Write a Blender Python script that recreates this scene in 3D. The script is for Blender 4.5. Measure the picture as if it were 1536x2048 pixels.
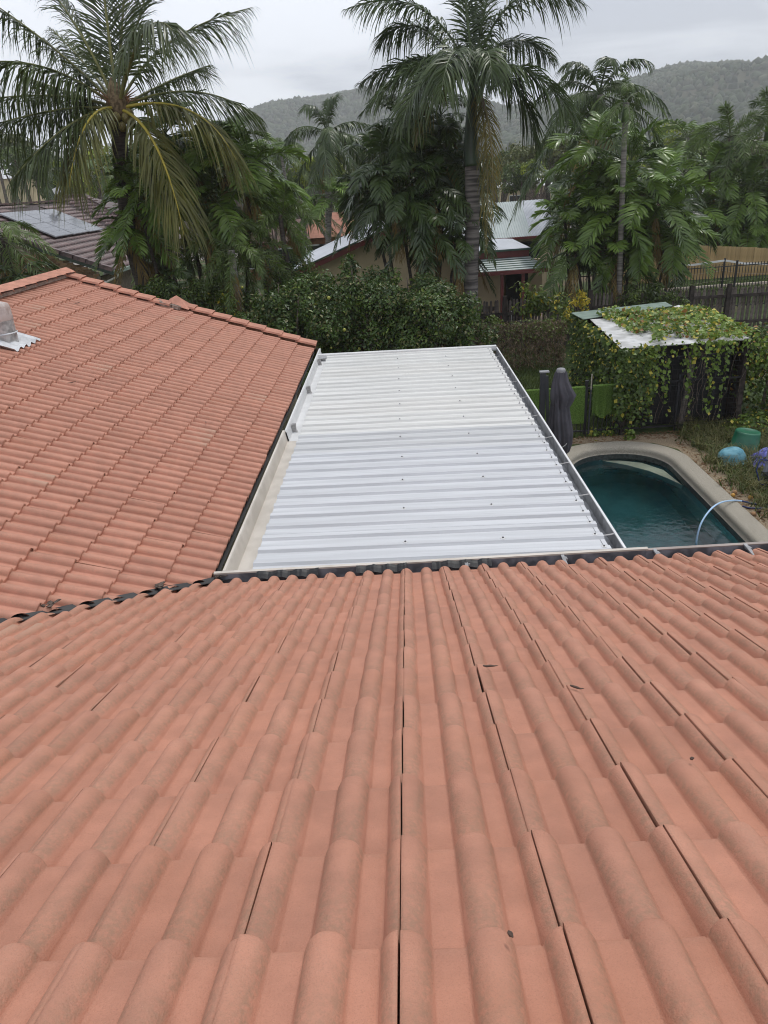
import bpy, bmesh, math, random
import numpy as np
from mathutils import Vector, Matrix

random.seed(7); rng = np.random.default_rng(7)
for o in list(bpy.data.objects): bpy.data.objects.remove(o)
SC = bpy.context.scene
COL = SC.collection
R_ = math.radians

# ------------------------------------------------------------------ camera
# camera axes solved from the tile grid and the gutters (x right, y down, z forward -> world)
HC = 5.1
FPX = 1420.0
_N = np.array([-.06234543, -.99510137, -.07672225]); _u = np.array([.99756146, -.05971394, -.03613003])
_v = np.cross(_N, _u); _v *= np.sign(_v[2]); _v /= np.linalg.norm(_v)
PITCH = R_(20.6)
_up = math.cos(PITCH)*_N - math.sin(PITCH)*_v; _h = math.sin(PITCH)*_N + math.cos(PITCH)*_v
RC = np.array([_u, _h, _up])
U_, S_, V_ = np.linalg.svd(RC); RC = U_ @ V_
CP = np.array([0, 0, HC])
def ray(x, y):
    d = RC @ np.array([(x-768)/FPX, (y-1024)/FPX, 1.0]); return d/np.linalg.norm(d)
def atz(x, y, z): d = ray(x, y); return CP + d*((z-HC)/d[2])
def aty(x, y, Y): d = ray(x, y); return CP + d*(Y/d[1])
def onplane(x, y, p0, n): d = ray(x, y); n = np.array(n); return CP + d*(((np.array(p0)-CP)@n)/(d@n))
cam = bpy.data.cameras.new('camera'); cam.sensor_fit = 'VERTICAL'; cam.sensor_height = 24
cam.lens = FPX/2048*24; cam.clip_start = .05; cam.clip_end = 12000
co = bpy.data.objects.new('camera', cam); COL.objects.link(co)
M = Matrix.Identity(4)
for i in range(3):
    M[i][0] = RC[i, 0]; M[i][1] = -RC[i, 1]; M[i][2] = -RC[i, 2]; M[i][3] = CP[i]
co.matrix_world = M; SC.camera = co

# ------------------------------------------------------------------ world: overcast sky over a Nishita sky
SUN_EL, SUN_AZ = R_(60), R_(35)     # azimuth clockwise from +Y
w = bpy.data.worlds.new('World'); SC.world = w; w.use_nodes = True
nt = w.node_tree; nt.nodes.clear()
def N(nt, t, **k):
    n = nt.nodes.new(t)
    for a, b in k.items(): setattr(n, a, b)
    return n
L = nt.links.new
out = N(nt, 'ShaderNodeOutputWorld'); bg = N(nt, 'ShaderNodeBackground'); bg.inputs[1].default_value = .1
sky = N(nt, 'ShaderNodeTexSky', sky_type='NISHITA', sun_disc=False, sun_elevation=SUN_EL, sun_rotation=SUN_AZ)
tc = N(nt, 'ShaderNodeTexCoord'); sep = N(nt, 'ShaderNodeSeparateXYZ'); L(tc.outputs['Generated'], sep.inputs[0])
zc = N(nt, 'ShaderNodeMath', operation='MAXIMUM'); L(sep.outputs[2], zc.inputs[0]); zc.inputs[1].default_value = 0
za = N(nt, 'ShaderNodeMath', operation='ADD'); L(zc.outputs[0], za.inputs[0]); za.inputs[1].default_value = .16
dx = N(nt, 'ShaderNodeMath', operation='DIVIDE'); L(sep.outputs[0], dx.inputs[0]); L(za.outputs[0], dx.inputs[1])
dy = N(nt, 'ShaderNodeMath', operation='DIVIDE'); L(sep.outputs[1], dy.inputs[0]); L(za.outputs[0], dy.inputs[1])
cb = N(nt, 'ShaderNodeCombineXYZ'); L(dx.outputs[0], cb.inputs[0]); L(dy.outputs[0], cb.inputs[1])
n1 = N(nt, 'ShaderNodeTexNoise'); n1.inputs['Scale'].default_value = .62; n1.inputs['Detail'].default_value = 7; n1.inputs['Roughness'].default_value = .55
n1.inputs['Distortion'].default_value = .3
mp = N(nt, 'ShaderNodeMapping'); mp.inputs['Location'].default_value = (3.1, 1.75, .4); mp.inputs['Scale'].default_value = (1, 1.25, 1)
L(cb.outputs[0], mp.inputs[0]); L(mp.outputs[0], n1.inputs[0])
cr = N(nt, 'ShaderNodeValToRGB'); L(n1.outputs[0], cr.inputs[0])
cr.color_ramp.elements[0].position = .42; cr.color_ramp.elements[0].color = (6.4, 6.8, 7.9, 1)
cr.color_ramp.elements[1].position = .58; cr.color_ramp.elements[1].color = (12.0, 12.4, 13.4, 1)
# an overcast sky is brighter overhead than at the horizon
gr = N(nt, 'ShaderNodeMapRange'); L(sep.outputs[2], gr.inputs[0]); gr.inputs[1].default_value = .25; gr.inputs[2].default_value = 1.0
gr.inputs[3].default_value = 1.0; gr.inputs[4].default_value = 1.1
mu = N(nt, 'ShaderNodeVectorMath', operation='SCALE'); L(cr.outputs[0], mu.inputs[0]); L(gr.outputs[0], mu.inputs['Scale'])
mx = N(nt, 'ShaderNodeMix', data_type='RGBA'); mx.inputs[0].default_value = .9
L(sky.outputs[0], mx.inputs[6]); L(mu.outputs[0], mx.inputs[7]); L(mx.outputs[2], bg.inputs[0]); L(bg.outputs[0], out.inputs[0])
sl = bpy.data.lights.new('sun', 'SUN'); sl.energy = 1.5; sl.angle = R_(12); sl.color = (1, .965, .91)
so = bpy.data.objects.new('sun', sl); COL.objects.link(so); so.location = (0, -20, 40)
sd = Vector((math.sin(SUN_AZ)*math.cos(SUN_EL), math.cos(SUN_AZ)*math.cos(SUN_EL), math.sin(SUN_EL)))
so.rotation_euler = sd.to_track_quat('Z', 'Y').to_euler()
SC.view_settings.view_transform = 'Standard'; SC.view_settings.look = 'None'; SC.view_settings.exposure = 0; SC.view_settings.gamma = 1
SC.cycles.use_denoising = True; SC.cycles.max_bounces = 8; SC.cycles.transparent_max_bounces = 12
SC.cycles.diffuse_bounces = 3; SC.cycles.glossy_bounces = 3; SC.cycles.transmission_bounces = 6; SC.cycles.volume_bounces = 3; SC.cycles.filter_width = 1.05

# ------------------------------------------------------------------ materials
def mat(name, col, rough=.6, spec=.4, var=.12, scale=3.0, bump=0, bscale=40, metal=0, rand=0, col2=None, lo=.4, hi=.6, coord='Object', trans=0, scl=(1, 1, 1), det=5):
    m = bpy.data.materials.new(name); m.use_nodes = True; t = m.node_tree; l = t.links.new
    b = t.nodes['Principled BSDF']; b.inputs['Roughness'].default_value = rough; b.inputs['Specular IOR Level'].default_value = spec
    b.inputs['Metallic'].default_value = metal
    c = N(t, 'ShaderNodeTexCoord'); mpn = N(t, 'ShaderNodeMapping'); mpn.inputs['Scale'].default_value = scl; l(c.outputs[coord], mpn.inputs[0])
    n = N(t, 'ShaderNodeTexNoise'); n.inputs['Scale'].default_value = scale; n.inputs['Detail'].default_value = det; l(mpn.outputs[0], n.inputs[0])
    r = N(t, 'ShaderNodeValToRGB'); l(n.outputs[0], r.inputs[0])
    a = np.array(col)
    c1 = a*(1-var); c2 = np.array(col2) if col2 is not None else np.minimum(a*(1+var), 1)
    r.color_ramp.elements[0].position = lo; r.color_ramp.elements[1].position = hi
    r.color_ramp.elements[0].color = (*c1, 1); r.color_ramp.elements[1].color = (*c2, 1)
    src = r.outputs[0]
    if rand:
        oi = N(t, 'ShaderNodeObjectInfo'); hs = N(t, 'ShaderNodeHueSaturation'); mr = N(t, 'ShaderNodeMapRange')
        l(oi.outputs['Random'], mr.inputs[0]); mr.inputs[3].default_value = 1-rand; mr.inputs[4].default_value = 1+rand
        l(mr.outputs[0], hs.inputs['Value']); l(src, hs.inputs['Color']); src = hs.outputs[0]
    l(src, b.inputs['Base Color'])
    if bump:
        bn = N(t, 'ShaderNodeTexNoise'); bn.inputs['Scale'].default_value = bscale; bn.inputs['Detail'].default_value = 4; l(c.outputs[coord], bn.inputs[0])
        bp = N(t, 'ShaderNodeBump'); bp.inputs['Strength'].default_value = bump; bp.inputs['Distance'].default_value = .01
        l(bn.outputs[0], bp.inputs['Height']); l(bp.outputs[0], b.inputs['Normal'])
    if trans:
        tr = N(t, 'ShaderNodeBsdfTranslucent'); ms = N(t, 'ShaderNodeMixShader'); ms.inputs[0].default_value = trans
        l(src, tr.inputs[0]); l(b.outputs[0], ms.inputs[1]); l(tr.outputs[0], ms.inputs[2]); l(ms.outputs[0], t.nodes['Material Output'].inputs[0])
    return m

def tile_material(name, base, dirt_amt):
    """terracotta coloured concrete tile, object space = one tile: x across, y downslope, z up"""
    m = bpy.data.materials.new(name); m.use_nodes = True; t = m.node_tree; l = t.links.new
    b = t.nodes['Principled BSDF']; b.inputs['Roughness'].default_value = .62; b.inputs['Specular IOR Level'].default_value = .35
    c = N(t, 'ShaderNodeTexCoord'); oi = N(t, 'ShaderNodeObjectInfo'); g = N(t, 'ShaderNodeNewGeometry')
    off = N(t, 'ShaderNodeVectorMath', operation='ADD'); l(c.outputs['Object'], off.inputs[0])
    ofs = N(t, 'ShaderNodeVectorMath', operation='SCALE'); ofs.inputs[0].default_value = (37, 19, 53); l(oi.outputs['Random'], ofs.inputs['Scale']); l(ofs.outputs[0], off.inputs[1])
    P = off.outputs[0]
    def noise(s, d=4, r=.55):
        n = N(t, 'ShaderNodeTexNoise'); n.inputs['Scale'].default_value = s; n.inputs['Detail'].default_value = d; n.inputs['Roughness'].default_value = r; l(P, n.inputs[0]); return n.outputs[0]
    def mrange(v, a, b_, c_=0, d_=1):
        n = N(t, 'ShaderNodeMapRange'); n.clamp = True; l(v, n.inputs[0])
        for k, x in zip((1, 2, 3, 4), (a, b_, c_, d_)): n.inputs[k].default_value = x
        return n.outputs[0]
    def math_(op, a, b_):
        n = N(t, 'ShaderNodeMath', operation=op)
        for i, x in enumerate((a, b_)):
            if isinstance(x, (int, float)): n.inputs[i].default_value = x
            else: l(x, n.inputs[i])
        return n.outputs[0]
    def mix(f, a, b_):
        n = N(t, 'ShaderNodeMix', data_type='RGBA'); l(f, n.inputs[0])
        for i, x in ((6, a), (7, b_)):
            if isinstance(x, tuple): n.inputs[i].default_value = (*x, 1)
            else: l(x, n.inputs[i])
        return n.outputs[2]
    bs = np.array(base)
    col = mix(mrange(noise(9), .35, .65), tuple(bs*.9), tuple(np.minimum(bs*1.08, 1)))
    # orange tint patches
    col = mix(mrange(noise(2.3, 2), .5, .75, 0, .35), col, tuple(bs*np.array([1.03, .93, .80])))
    # speckle grain
    col = mix(mrange(noise(330, 3), .52, .72, 0, .42), col, tuple(bs*.62))
    col = mix(mrange(noise(300, 2), .66, .74, 0, .3), col, tuple(np.minimum(bs*1.35+.05, 1)))
    sx = N(t, 'ShaderNodeSeparateXYZ'); l(c.outputs['Object'], sx.inputs[0])
    # lichen film on the rolls, stronger towards the butt end and on some tiles
    roll = mrange(sx.outputs[2], -.030, .0)
    butt = mrange(sx.outputs[1], -.33, -.02, .25, 1)
    pt = mrange(oi.outputs['Random'], .15, 1, .25, 1)
    sp = mrange(noise(330, 5, .75), .40, .60)
    bl = mrange(noise(16, 5, .65), .32, .85)
    f = math_('MULTIPLY', math_('MULTIPLY', roll, butt), math_('MULTIPLY', pt, math_('MULTIPLY', sp, bl)))
    col = mix(math_('MULTIPLY', f, dirt_amt*.85), col, (.33, .275, .20))
    # dirt lodged along the right foot of each roll
    fx = math_('MULTIPLY', mrange(sx.outputs[2], -.0415, -.034), mrange(sx.outputs[2], -.008, -.024))
    fd = math_('MULTIPLY', fx, mrange(noise(70, 5, .7), .36, .60))
    col = mix(math_('MULTIPLY', fd, dirt_amt*.8), col, (.22, .165, .105))
    # odd weathered tiles
    odd = mrange(oi.outputs['Random'], .975, .98)
    col = mix(math_('MULTIPLY', math_('MULTIPLY', odd, roll), .55), col, (.36, .27, .19))
    hs = N(t, 'ShaderNodeHueSaturation'); l(col, hs.inputs['Color']); l(mrange(oi.outputs['Random'], 0, 1, .93, 1.06), hs.inputs['Value'])
    l(hs.outputs[0], b.inputs['Base Color'])
    bp = N(t, 'ShaderNodeBump'); bp.inputs['Strength'].default_value = .7; bp.inputs['Distance'].default_value = .004
    l(noise(190, 4, .65), bp.inputs['Height']); l(bp.outputs[0], b.inputs['Normal'])
    return m

TILE = (.49, .230, .153)
M_tile = tile_material('tile_near', TILE, .55)
M_tile2 = tile_material('tile_far', (.50, .232, .158), .35)
M_mortar = mat('mortar', (.30, .24, .20), .9, .2, .2, 20, .4, 90)
M_cap = mat('cap_tile', (.50, .232, .158), .65, .35, .12, 8, .25, 200, rand=.06)
M_black = mat('black_sarking', (.012, .012, .013), .5, .4)
M_white = mat('white_sheet', (.70, .70, .67), .32, .5, .05, 1.2, col2=(.76, .76, .74), scl=(.35, 3, 1))
M_beige = mat('beige_gutter', (.56, .51, .44), .45, .5, .08, 4, col2=(.62, .57, .50))
M_gutwhite = mat('white_gutter', (.70, .70, .69), .4, .5, .06, 4)
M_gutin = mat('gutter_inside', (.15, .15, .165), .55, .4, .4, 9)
M_greygut = mat('grey_gutter', (.30, .305, .31), .5, .4, .25, 8)
M_steel = mat('weathered_steel', (.42, .41, .40), .42, .5, .25, 14, metal=.4)
M_lead = mat('lead_flashing', (.55, .56, .57), .45, .5, .12, 10)
M_screw = mat('screw', (.10, .10, .10), .5, .5)
M_washer = mat('washer', (.6, .6, .58), .4, .5)
M_wall = mat('render_wall', (.55, .48, .38), .85, .2, .06, 3)

# ------------------------------------------------------------------ helpers
W = {}
def V(*a): return np.array(a, float)
class MB:
    def __init__(s): s.v = []; s.f = []; s.m = []
    def add(s, vs, fs, m=0):
        o = len(s.v); s.v.extend([tuple(map(float, p)) for p in vs]); s.f.extend([tuple(i+o for i in f) for f in fs]); s.m.extend([m]*len(fs)); return s
    def box(s, c, d, m=0, ax=None, taper=1.0):
        """box centre c, full sizes d, optional 3 axes; taper scales the top"""
        c = np.array(c, float); A = np.eye(3) if ax is None else np.array(ax, float)
        vs = []
        for z in (-.5, .5):
            k = taper if z > 0 else 1
            for x, y in ((-.5, -.5), (.5, -.5), (.5, .5), (-.5, .5)): vs.append(c + A[0]*x*d[0]*k + A[1]*y*d[1]*k + A[2]*z*d[2])
        return s.add(vs, [(3, 2, 1, 0), (4, 5, 6, 7), (0, 1, 5, 4), (1, 2, 6, 5), (2, 3, 7, 6), (3, 0, 4, 7)], m)
    def bar(s, a, b, wd, th, m=0, upv=(0, 0, 1)):
        a = np.array(a, float); b = np.array(b, float); d = b-a; n = np.linalg.norm(d); d /= n
        x = np.cross(d, upv); x = x/np.linalg.norm(x) if np.linalg.norm(x) > 1e-6 else V(1, 0, 0); z = np.cross(x, d)
        return s.box((a+b)/2, (wd, n, th), m, (x, d, z))
    def tube(s, pts, r, n=8, m=0, cap=True):
        pts = np.array(pts, float); k = len(pts); r = np.full(k, r) if np.isscalar(r) else np.array(r)
        T = np.gradient(pts, axis=0); T /= np.linalg.norm(T, axis=1)[:, None]+1e-9
        ref = V(0, 0, 1) if abs(T[0][2]) < .9 else V(1, 0, 0)
        x = np.cross(ref, T[0]); x /= np.linalg.norm(x); vs = []
        for i in range(k):
            x = x - (x@T[i])*T[i]; x /= np.linalg.norm(x); y = np.cross(T[i], x)
            for j in range(n):
                a = 2*math.pi*j/n; vs.append(pts[i] + r[i]*(x*math.cos(a)+y*math.sin(a)))
        fs = [(i*n+j, i*n+(j+1) % n, (i+1)*n+(j+1) % n, (i+1)*n+j) for i in range(k-1) for j in range(n)]
        if cap: fs += [tuple(range(n))[::-1], tuple((k-1)*n+j for j in range(n))]
        return s.add(vs, fs, m)
    def lathe(s, prof, n=24, m=0, c=(0, 0, 0), cap=True):
        c = np.array(c, float); vs = []; k = len(prof)
        for r, z in prof:
            for j in range(n):
                a = 2*math.pi*j/n; vs.append(c+V(r*math.cos(a), r*math.sin(a), z))
        fs = [(i*n+j, i*n+(j+1) % n, (i+1)*n+(j+1) % n, (i+1)*n+j) for i in range(k-1) for j in range(n)]
        if cap: fs += [tuple(range(n))[::-1], tuple((k-1)*n+j for j in range(n))]
        return s.add(vs, fs, m)
    def sweep(s, prof, p0, p1, xa, za, m=0, close=False, caps=False):
        """extrude an open/closed 2D profile [(x,z)] from p0 to p1"""
        xa = np.array(xa, float); za = np.array(za, float); n = len(prof)
        vs = [np.array(p, float)+xa*a+za*b for p in (p0, p1) for a, b in prof]
        fs = [(i, i+1, n+i+1, n+i) for i in range(n-1)]
        if close: fs.append((n-1, 0, n, 2*n-1))
        if caps: fs += [tuple(range(n)), tuple(range(2*n-1, n-1, -1))]
        return s.add(vs, fs, m)
    def mesh(s, name, mats, smooth=False, recenter=True, base=None):
        vs = np.array(s.v, float)
        if recenter:
            lo, hi = vs.min(0), vs.max(0); org = np.array([(lo[0]+hi[0])/2, (lo[1]+hi[1])/2, lo[2]]) if base is None else np.array(base, float)
        else: org = np.zeros(3)
        me = bpy.data.meshes.new(name); me.from_pydata([tuple(p) for p in vs-org], [], s.f)
        for mm in (mats if isinstance(mats, (list, tuple)) else [mats]): me.materials.append(mm)
        me.polygons.foreach_set('material_index', s.m)
        if smooth: me.polygons.foreach_set('use_smooth', [True]*len(me.polygons))
        me.validate(); me.update(); return me, org
    def build(s, name, mats, parent=None, smooth=False, base=None):
        me, org = s.mesh(name, mats, smooth, True, base); return link(name, me, Matrix.Translation(org), parent)
def link(name, me, mw, parent=None):
    o = bpy.data.objects.new(name, me); COL.objects.link(o); W[o.name] = mw.copy()
    if parent is not None:
        o.parent = parent; o.matrix_basis = W[parent.name].inverted() @ mw
    else: o.matrix_basis = mw
    return o
def tag(o, label=None, cat=None, group=None, kind=None):
    if label: o['label'] = label
    if cat: o['category'] = cat
    if group: o['group'] = group
    if kind: o['kind'] = kind
    return o
def thing(name, loc, label, cat, group=None):
    return tag(link(name, None, Matrix.Translation(loc)), label, cat, group)
def npmesh(name, vs, faces_quads=None, faces_tris=None, mats=(), mq=None, mtri=None, smooth=False):
    """fast mesh from numpy arrays"""
    me = bpy.data.meshes.new(name); nq = 0 if faces_quads is None else len(faces_quads); ntr = 0 if faces_tris is None else len(faces_tris)
    me.vertices.add(len(vs)); me.vertices.foreach_set('co', np.asarray(vs, np.float32).ravel())
    loops = []; 
    if nq: loops.append(np.asarray(faces_quads, np.int32).ravel())
    if ntr: loops.append(np.asarray(faces_tris, np.int32).ravel())
    lp = np.concatenate(loops); me.loops.add(len(lp)); me.loops.foreach_set('vertex_index', lp)
    st = np.concatenate([np.arange(nq)*4, nq*4+np.arange(ntr)*3]).astype(np.int32)
    me.polygons.add(nq+ntr); me.polygons.foreach_set('loop_start', st)
    mi = np.concatenate([np.zeros(nq, np.int32) if mq is None else np.asarray(mq, np.int32), np.zeros(ntr, np.int32) if mtri is None else np.asarray(mtri, np.int32)])
    for m in mats: me.materials.append(m)
    me.polygons.foreach_set('material_index', mi)
    if smooth: me.polygons.foreach_set('use_smooth', np.ones(nq+ntr, bool))
    me.update(calc_edges=True); return me

# ================================================================== OUR HOUSE
CO, SI, TA = math.cos(PITCH), math.sin(PITCH), math.tan(PITCH)
GAUGE, TW = .3275, .30
T00 = V(-.0634, .8705, HC-1.2595)           # butt corner of tile (0,0), measured
YE = T00[1]+13*GAUGE*CO; ZE = T00[2]-13*GAUGE*SI   # eave butt line
XE = -1.60                                  # left slope eave
def rollh(x):
    """height of the tile profile; the lap joint (x = 0 and .3) sits on the crest of a roll"""
    def r(d): return .039*(1-d**2.4)**.77 if d < 1 else 0
    if x < .06: return r(max(0, x-.004)/.054)
    if x > .258: return r(max(0, .302-x)/.040)
    return r(abs(x-.165)/.045)
def tile_mesh(name, m, hi=True, step=.026):
    xs = [0, .010, .022, .034, .043, .051, .0565, .0600, .0640, .1155, .1195, .1225, .129, .138, .150, .165, .180, .192, .201, .2075, .2105, .2145, .2575, .2605, .2635, .268, .274, .281, .288, .2968] if hi else \
         [0, .02, .04, .06, .12, .135, .165, .195, .21, .27, .285, .2965]
    h0 = rollh(0); z = [rollh(x)-h0-(.0035 if x > .259 else 0) for x in xs]
    tl = step/GAUGE; vs = []; fs = []; n = len(xs)
    rows = [(-.40, 0), (-.010, 0), (-.003, -.0018), (0, -.0065), (0, -step-.012)]
    for y, dz in rows:
        for x, zz in zip(xs, z): vs.append((x, y, zz+dz+y*tl))
    for r in range(len(rows)-1):
        for i in range(n-1):
            a = r*n+i; fs.append((a, a+1, a+n+1, a+n))
    # left edge face and right drop
    k = len(vs); vs += [(0, -.40, -.022-.4*tl), (0, 0, -.022)]; fs.append((0, 1*n, k+1, k))
    k = len(vs); vs += [(.2968, -.40, -.05-.4*tl), (.2968, 0, -.05)]; fs.append((n-1, k, k+1, 1*n+n-1))
    fs = [f[::-1] for f in fs]
    me = bpy.data.meshes.new(name); me.from_pydata(vs, [], fs); me.materials.append(m)
    sm = [True]*len(me.polygons); sm[-1] = sm[-2] = False
    me.polygons.foreach_set('use_smooth', sm); me.update()
    # normals facing up
    bm = bmesh.new(); bm.from_mesh(me); bmesh.ops.recalc_face_normals(bm, faces=bm.faces)
    if sum(f.normal.z for f in bm.faces) < 0: bmesh.ops.reverse_faces(bm, faces=bm.faces)
    bm.to_mesh(me); bm.free(); return me
def proj(P):
    c = RC.T @ (np.array(P, float)-CP)
    return (768+FPX*c[0]/c[2], 1024+FPX*c[1]/c[2]) if c[2] > .05 else (1e6, 1e6)

house = thing('tiled_house', (-2, -2, 0), 'our own low house with terracotta tiled hip roof filling the foreground', 'house')
def under(corners, name):
    mb = MB(); mb.add(corners, [tuple(range(len(corners)))]); return mb.build(name, M_black, house)
dz = -.105
yv0 = XE+6.456+0    # valley: X = Y-6.456
def zn(Y): return ZE+(YE-Y)*TA
def zl(X): return ZE+(XE-X)*TA
XR = -5.92
YN = -1.6
near = under([(-1.62, YE-.02, zn(YE)+dz), (7, YE-.02, zn(YE)+dz), (7, YN, zn(YN)+dz), (YN-6.456, YN, zn(YN)+dz)], 'near_roof_slope')
left = under([(XE-.01, 4.84, ZE+dz), (XE-.01, 13.45, ZE+dz), (XR, 13.45, zl(XR)+dz), (XR, XR+6.456, zl(XR)+dz)], 'left_roof_slope')
TM_hi = tile_mesh('roof_tile', M_tile); TM_lo = tile_mesh('roof_tile_far', M_tile2, True, .027)
def cut(me, mw, p, n, name):
    """copy of mesh cut in world by plane, keeping the side n points to; None if nothing is left"""
    bm = bmesh.new(); bm.from_mesh(me); bm.transform(mw)
    bmesh.ops.bisect_plane(bm, geom=bm.verts[:]+bm.edges[:]+bm.faces[:], plane_co=p, plane_no=n, clear_inner=True)
    if len(bm.faces) == 0: bm.free(); return None
    bm.transform(mw.inverted()); m2 = bpy.data.meshes.new(name); bm.to_mesh(m2); bm.free(); m2.materials.append(me.materials[0])
    return m2
def lay(slope, mesh_, u, v, n, origin, irange, jrange, keep, planes, limit=300):
    cand = []
    for j in jrange:
        for i in irange:
            p = origin+np.array(u)*TW*i+np.array(v)*GAUGE*j
            cs = [p, p+np.array(u)*TW, p-np.array(v)*GAUGE, p+np.array(u)*TW-np.array(v)*GAUGE]
            if not keep(cs): continue
            px = [proj(c) for c in cs]
            d = max(0, -max(a for a, b in px), min(a for a, b in px)-1536, min(b for a, b in px)-2048)
            cand.append((d, np.linalg.norm(p-CP), i, j, p, cs))
    cand.sort(key=lambda c: (c[0] > 0, c[0] if c[0] > 0 else c[1]))
    rest = MB(); cnt = 0
    for d, _, i, j, p, cs in cand:
        jit = Matrix.Rotation(R_(random.gauss(0, .22)), 4, 'Z') @ Matrix.Rotation(R_(random.gauss(0, .35)), 4, 'X')
        pp = p+np.array(u)*random.gauss(0, .0012)+np.array(v)*random.gauss(0, .003)+np.array(n)*random.gauss(0, .0012)
        mw = Matrix.Identity(4)
        for k in range(3): mw[k][0], mw[k][1], mw[k][2], mw[k][3] = u[k], v[k], n[k], pp[k]
        mw = mw @ jit; me = mesh_
        dead = False
        for (pc, pn) in planes:
            s = [(np.array(c)-pc)@pn for c in cs]
            if min(s) < .14:
                m2 = cut(me, mw, Vector(pc), Vector(pn), 'roof_tile_cut')
                if m2 is None: dead = True; break
                me = m2
        if dead: continue
        if cnt < limit and d < 900:
            link('roof_tile', me, mw, slope); cnt += 1
        else:
            rest.add([mw @ vv.co for vv in me.vertices], [tuple(q.vertices) for q in me.polygons])
    if rest.v:
        o = rest.build('outer_roof_tiles', mesh_.materials[0], slope, True); o['kind'] = 'stuff'
VN = V(1, -1, 0)/math.sqrt(2); VP0 = V(XE, XE+6.456, 0)
lay(near, TM_hi, (1, 0, 0), (0, CO, -SI), (0, SI, CO), T00, range(-16, 19), range(-4, 14),
    lambda cs: max((np.array(c)-VP0)@VN for c in cs) > .02 and min(c[0] for c in cs) < 6.4, [(VP0+VN*.012, VN)])
YV = 13.38
lay(left, TM_lo, (0, -1, 0), (CO, 0, -SI), (SI, 0, CO), V(XE, 13.36, ZE), range(0, 42), range(-13, 1),
    lambda cs: max(-((np.array(c)-VP0)@VN) for c in cs) > .05 and min(c[0] for c in cs) > XR-.25, [(VP0-VN*.02, -VN), (V(XR+.03, 0, 0), V(1, 0, 0))])
# valley tray: black flashing with crumpled edges
mb = MB(); A = V(XE+.12, XE+6.456+.12, ZE-.045); B = V(-8, -8+6.456, zl(-8)-.06); d = (B-A); 
nseg = 60; 
for k in range(nseg+1):
    c = A+d*k/nseg; 
    mb.v += [tuple(c-VN*.05+V(0, 0, -.012+random.uniform(-.004, .004))), tuple(c+V(0, 0, -.03)), tuple(c+VN*.06+V(0, 0, -.008))]
for k in range(nseg):
    for a in (0, 1): mb.f.append((3*k+a, 3*k+a+1, 3*k+a+4, 3*k+a+3)); mb.m.append(0)
mb.build('valley_flashing', M_black, house)
# scribed black bitumen strip bits and debris in the valley
for k, (px, py) in enumerate([(440, 1151), (318, 1169), (104, 1206)]):
    p = onplane(px, py, (XE, 0, ZE), (SI, 0, CO)); mb = MB()
    for q in range(7):
        c = p+V(random.gauss(0, .02), random.gauss(0, .02), -.01+random.random()*.012); a = random.uniform(0, 6.3)
        mb.bar(c, c+V(math.cos(a), math.sin(a), random.uniform(-.1, .12))*random.uniform(.02, .06), .025, .003)
    tag(mb.build('valley_debris', mat('dead_leaf%d' % k, (.10, .075, .06), .8, .2, .4, 60)),
        ['dark leaf litter caught at the gutter corner of the valley', 'grey twist of dead leaves in the middle of the roof valley', 'brown leaf wad at the left end of the roof valley'][k], 'leaf litter', 'leaf clumps in the roof valley')

# ridge caps
def cap_piece(L_, wd, hgt, th=.014):
    mb = MB(); n = 9; vs = []
    for y, k in ((0, 1.0), (L_, .88)):
        for s in range(n):
            a = -1+2*s/(n-1); x = a*wd*k; z = hgt*(1-abs(a)**1.25)*k
            vs.append((x, y, z))
    o = len(vs)
    vs += [(x, y, z-th-.03*(i in (0, n-1))) for i, (x, y, z) in enumerate(vs[:n])]
    fs = [(i, i+1, n+i+1, n+i) for i in range(n-1)]+[(i, o+i, o+i+1, i+1) for i in range(n-1)]
    mb.add(vs, fs); me, _ = mb.mesh('ridge_cap', M_cap, False, False); return me
rc = cap_piece(.44, .15, .085)
ridge = MB().box((XR, 6.5, zl(XR)-.02), (.16, 13.6, .05)).build('ridge_bedding', M_mortar, house)
k = 0; y = 13.42
while y > .3:
    mw = Matrix.Translation((XR, y, zl(XR)+.03)) @ Matrix.Rotation(math.pi, 4, 'Z') @ Matrix.Rotation(R_(1.6), 4, 'X'); link('ridge_cap', rc, mw, house); y -= .385
# back slope of the left wing (far side of the ridge) and gable wall
mb = MB(); mb.add([(XR, 13.4, zl(XR)-.03), (XR, 0, zl(XR)-.03), (XR-4.3, 0, ZE), (XR-4.3, 13.4, ZE)], [(0, 1, 2, 3)])
mb.build('back_roof_slope', M_cap, house)
mb = MB(); mb.add([(XE-.35, 13.2, 0), (XR-4, 13.2, 0), (XR-4, 13.2, ZE-.1), (XR, 13.2, zl(XR)-.12), (XE-.35, 13.2, ZE-.02)], [(0, 1, 2, 3, 4)])
mb.build('gable_wall', M_wall, house)
MB().box((XE-.5, 8.9, 1.1), (.2, 8.4, 2.2)).box((2.7, YE-.6, 1.1), (8.4, .2, 2.2)).build('wall', M_wall, house)
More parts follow.
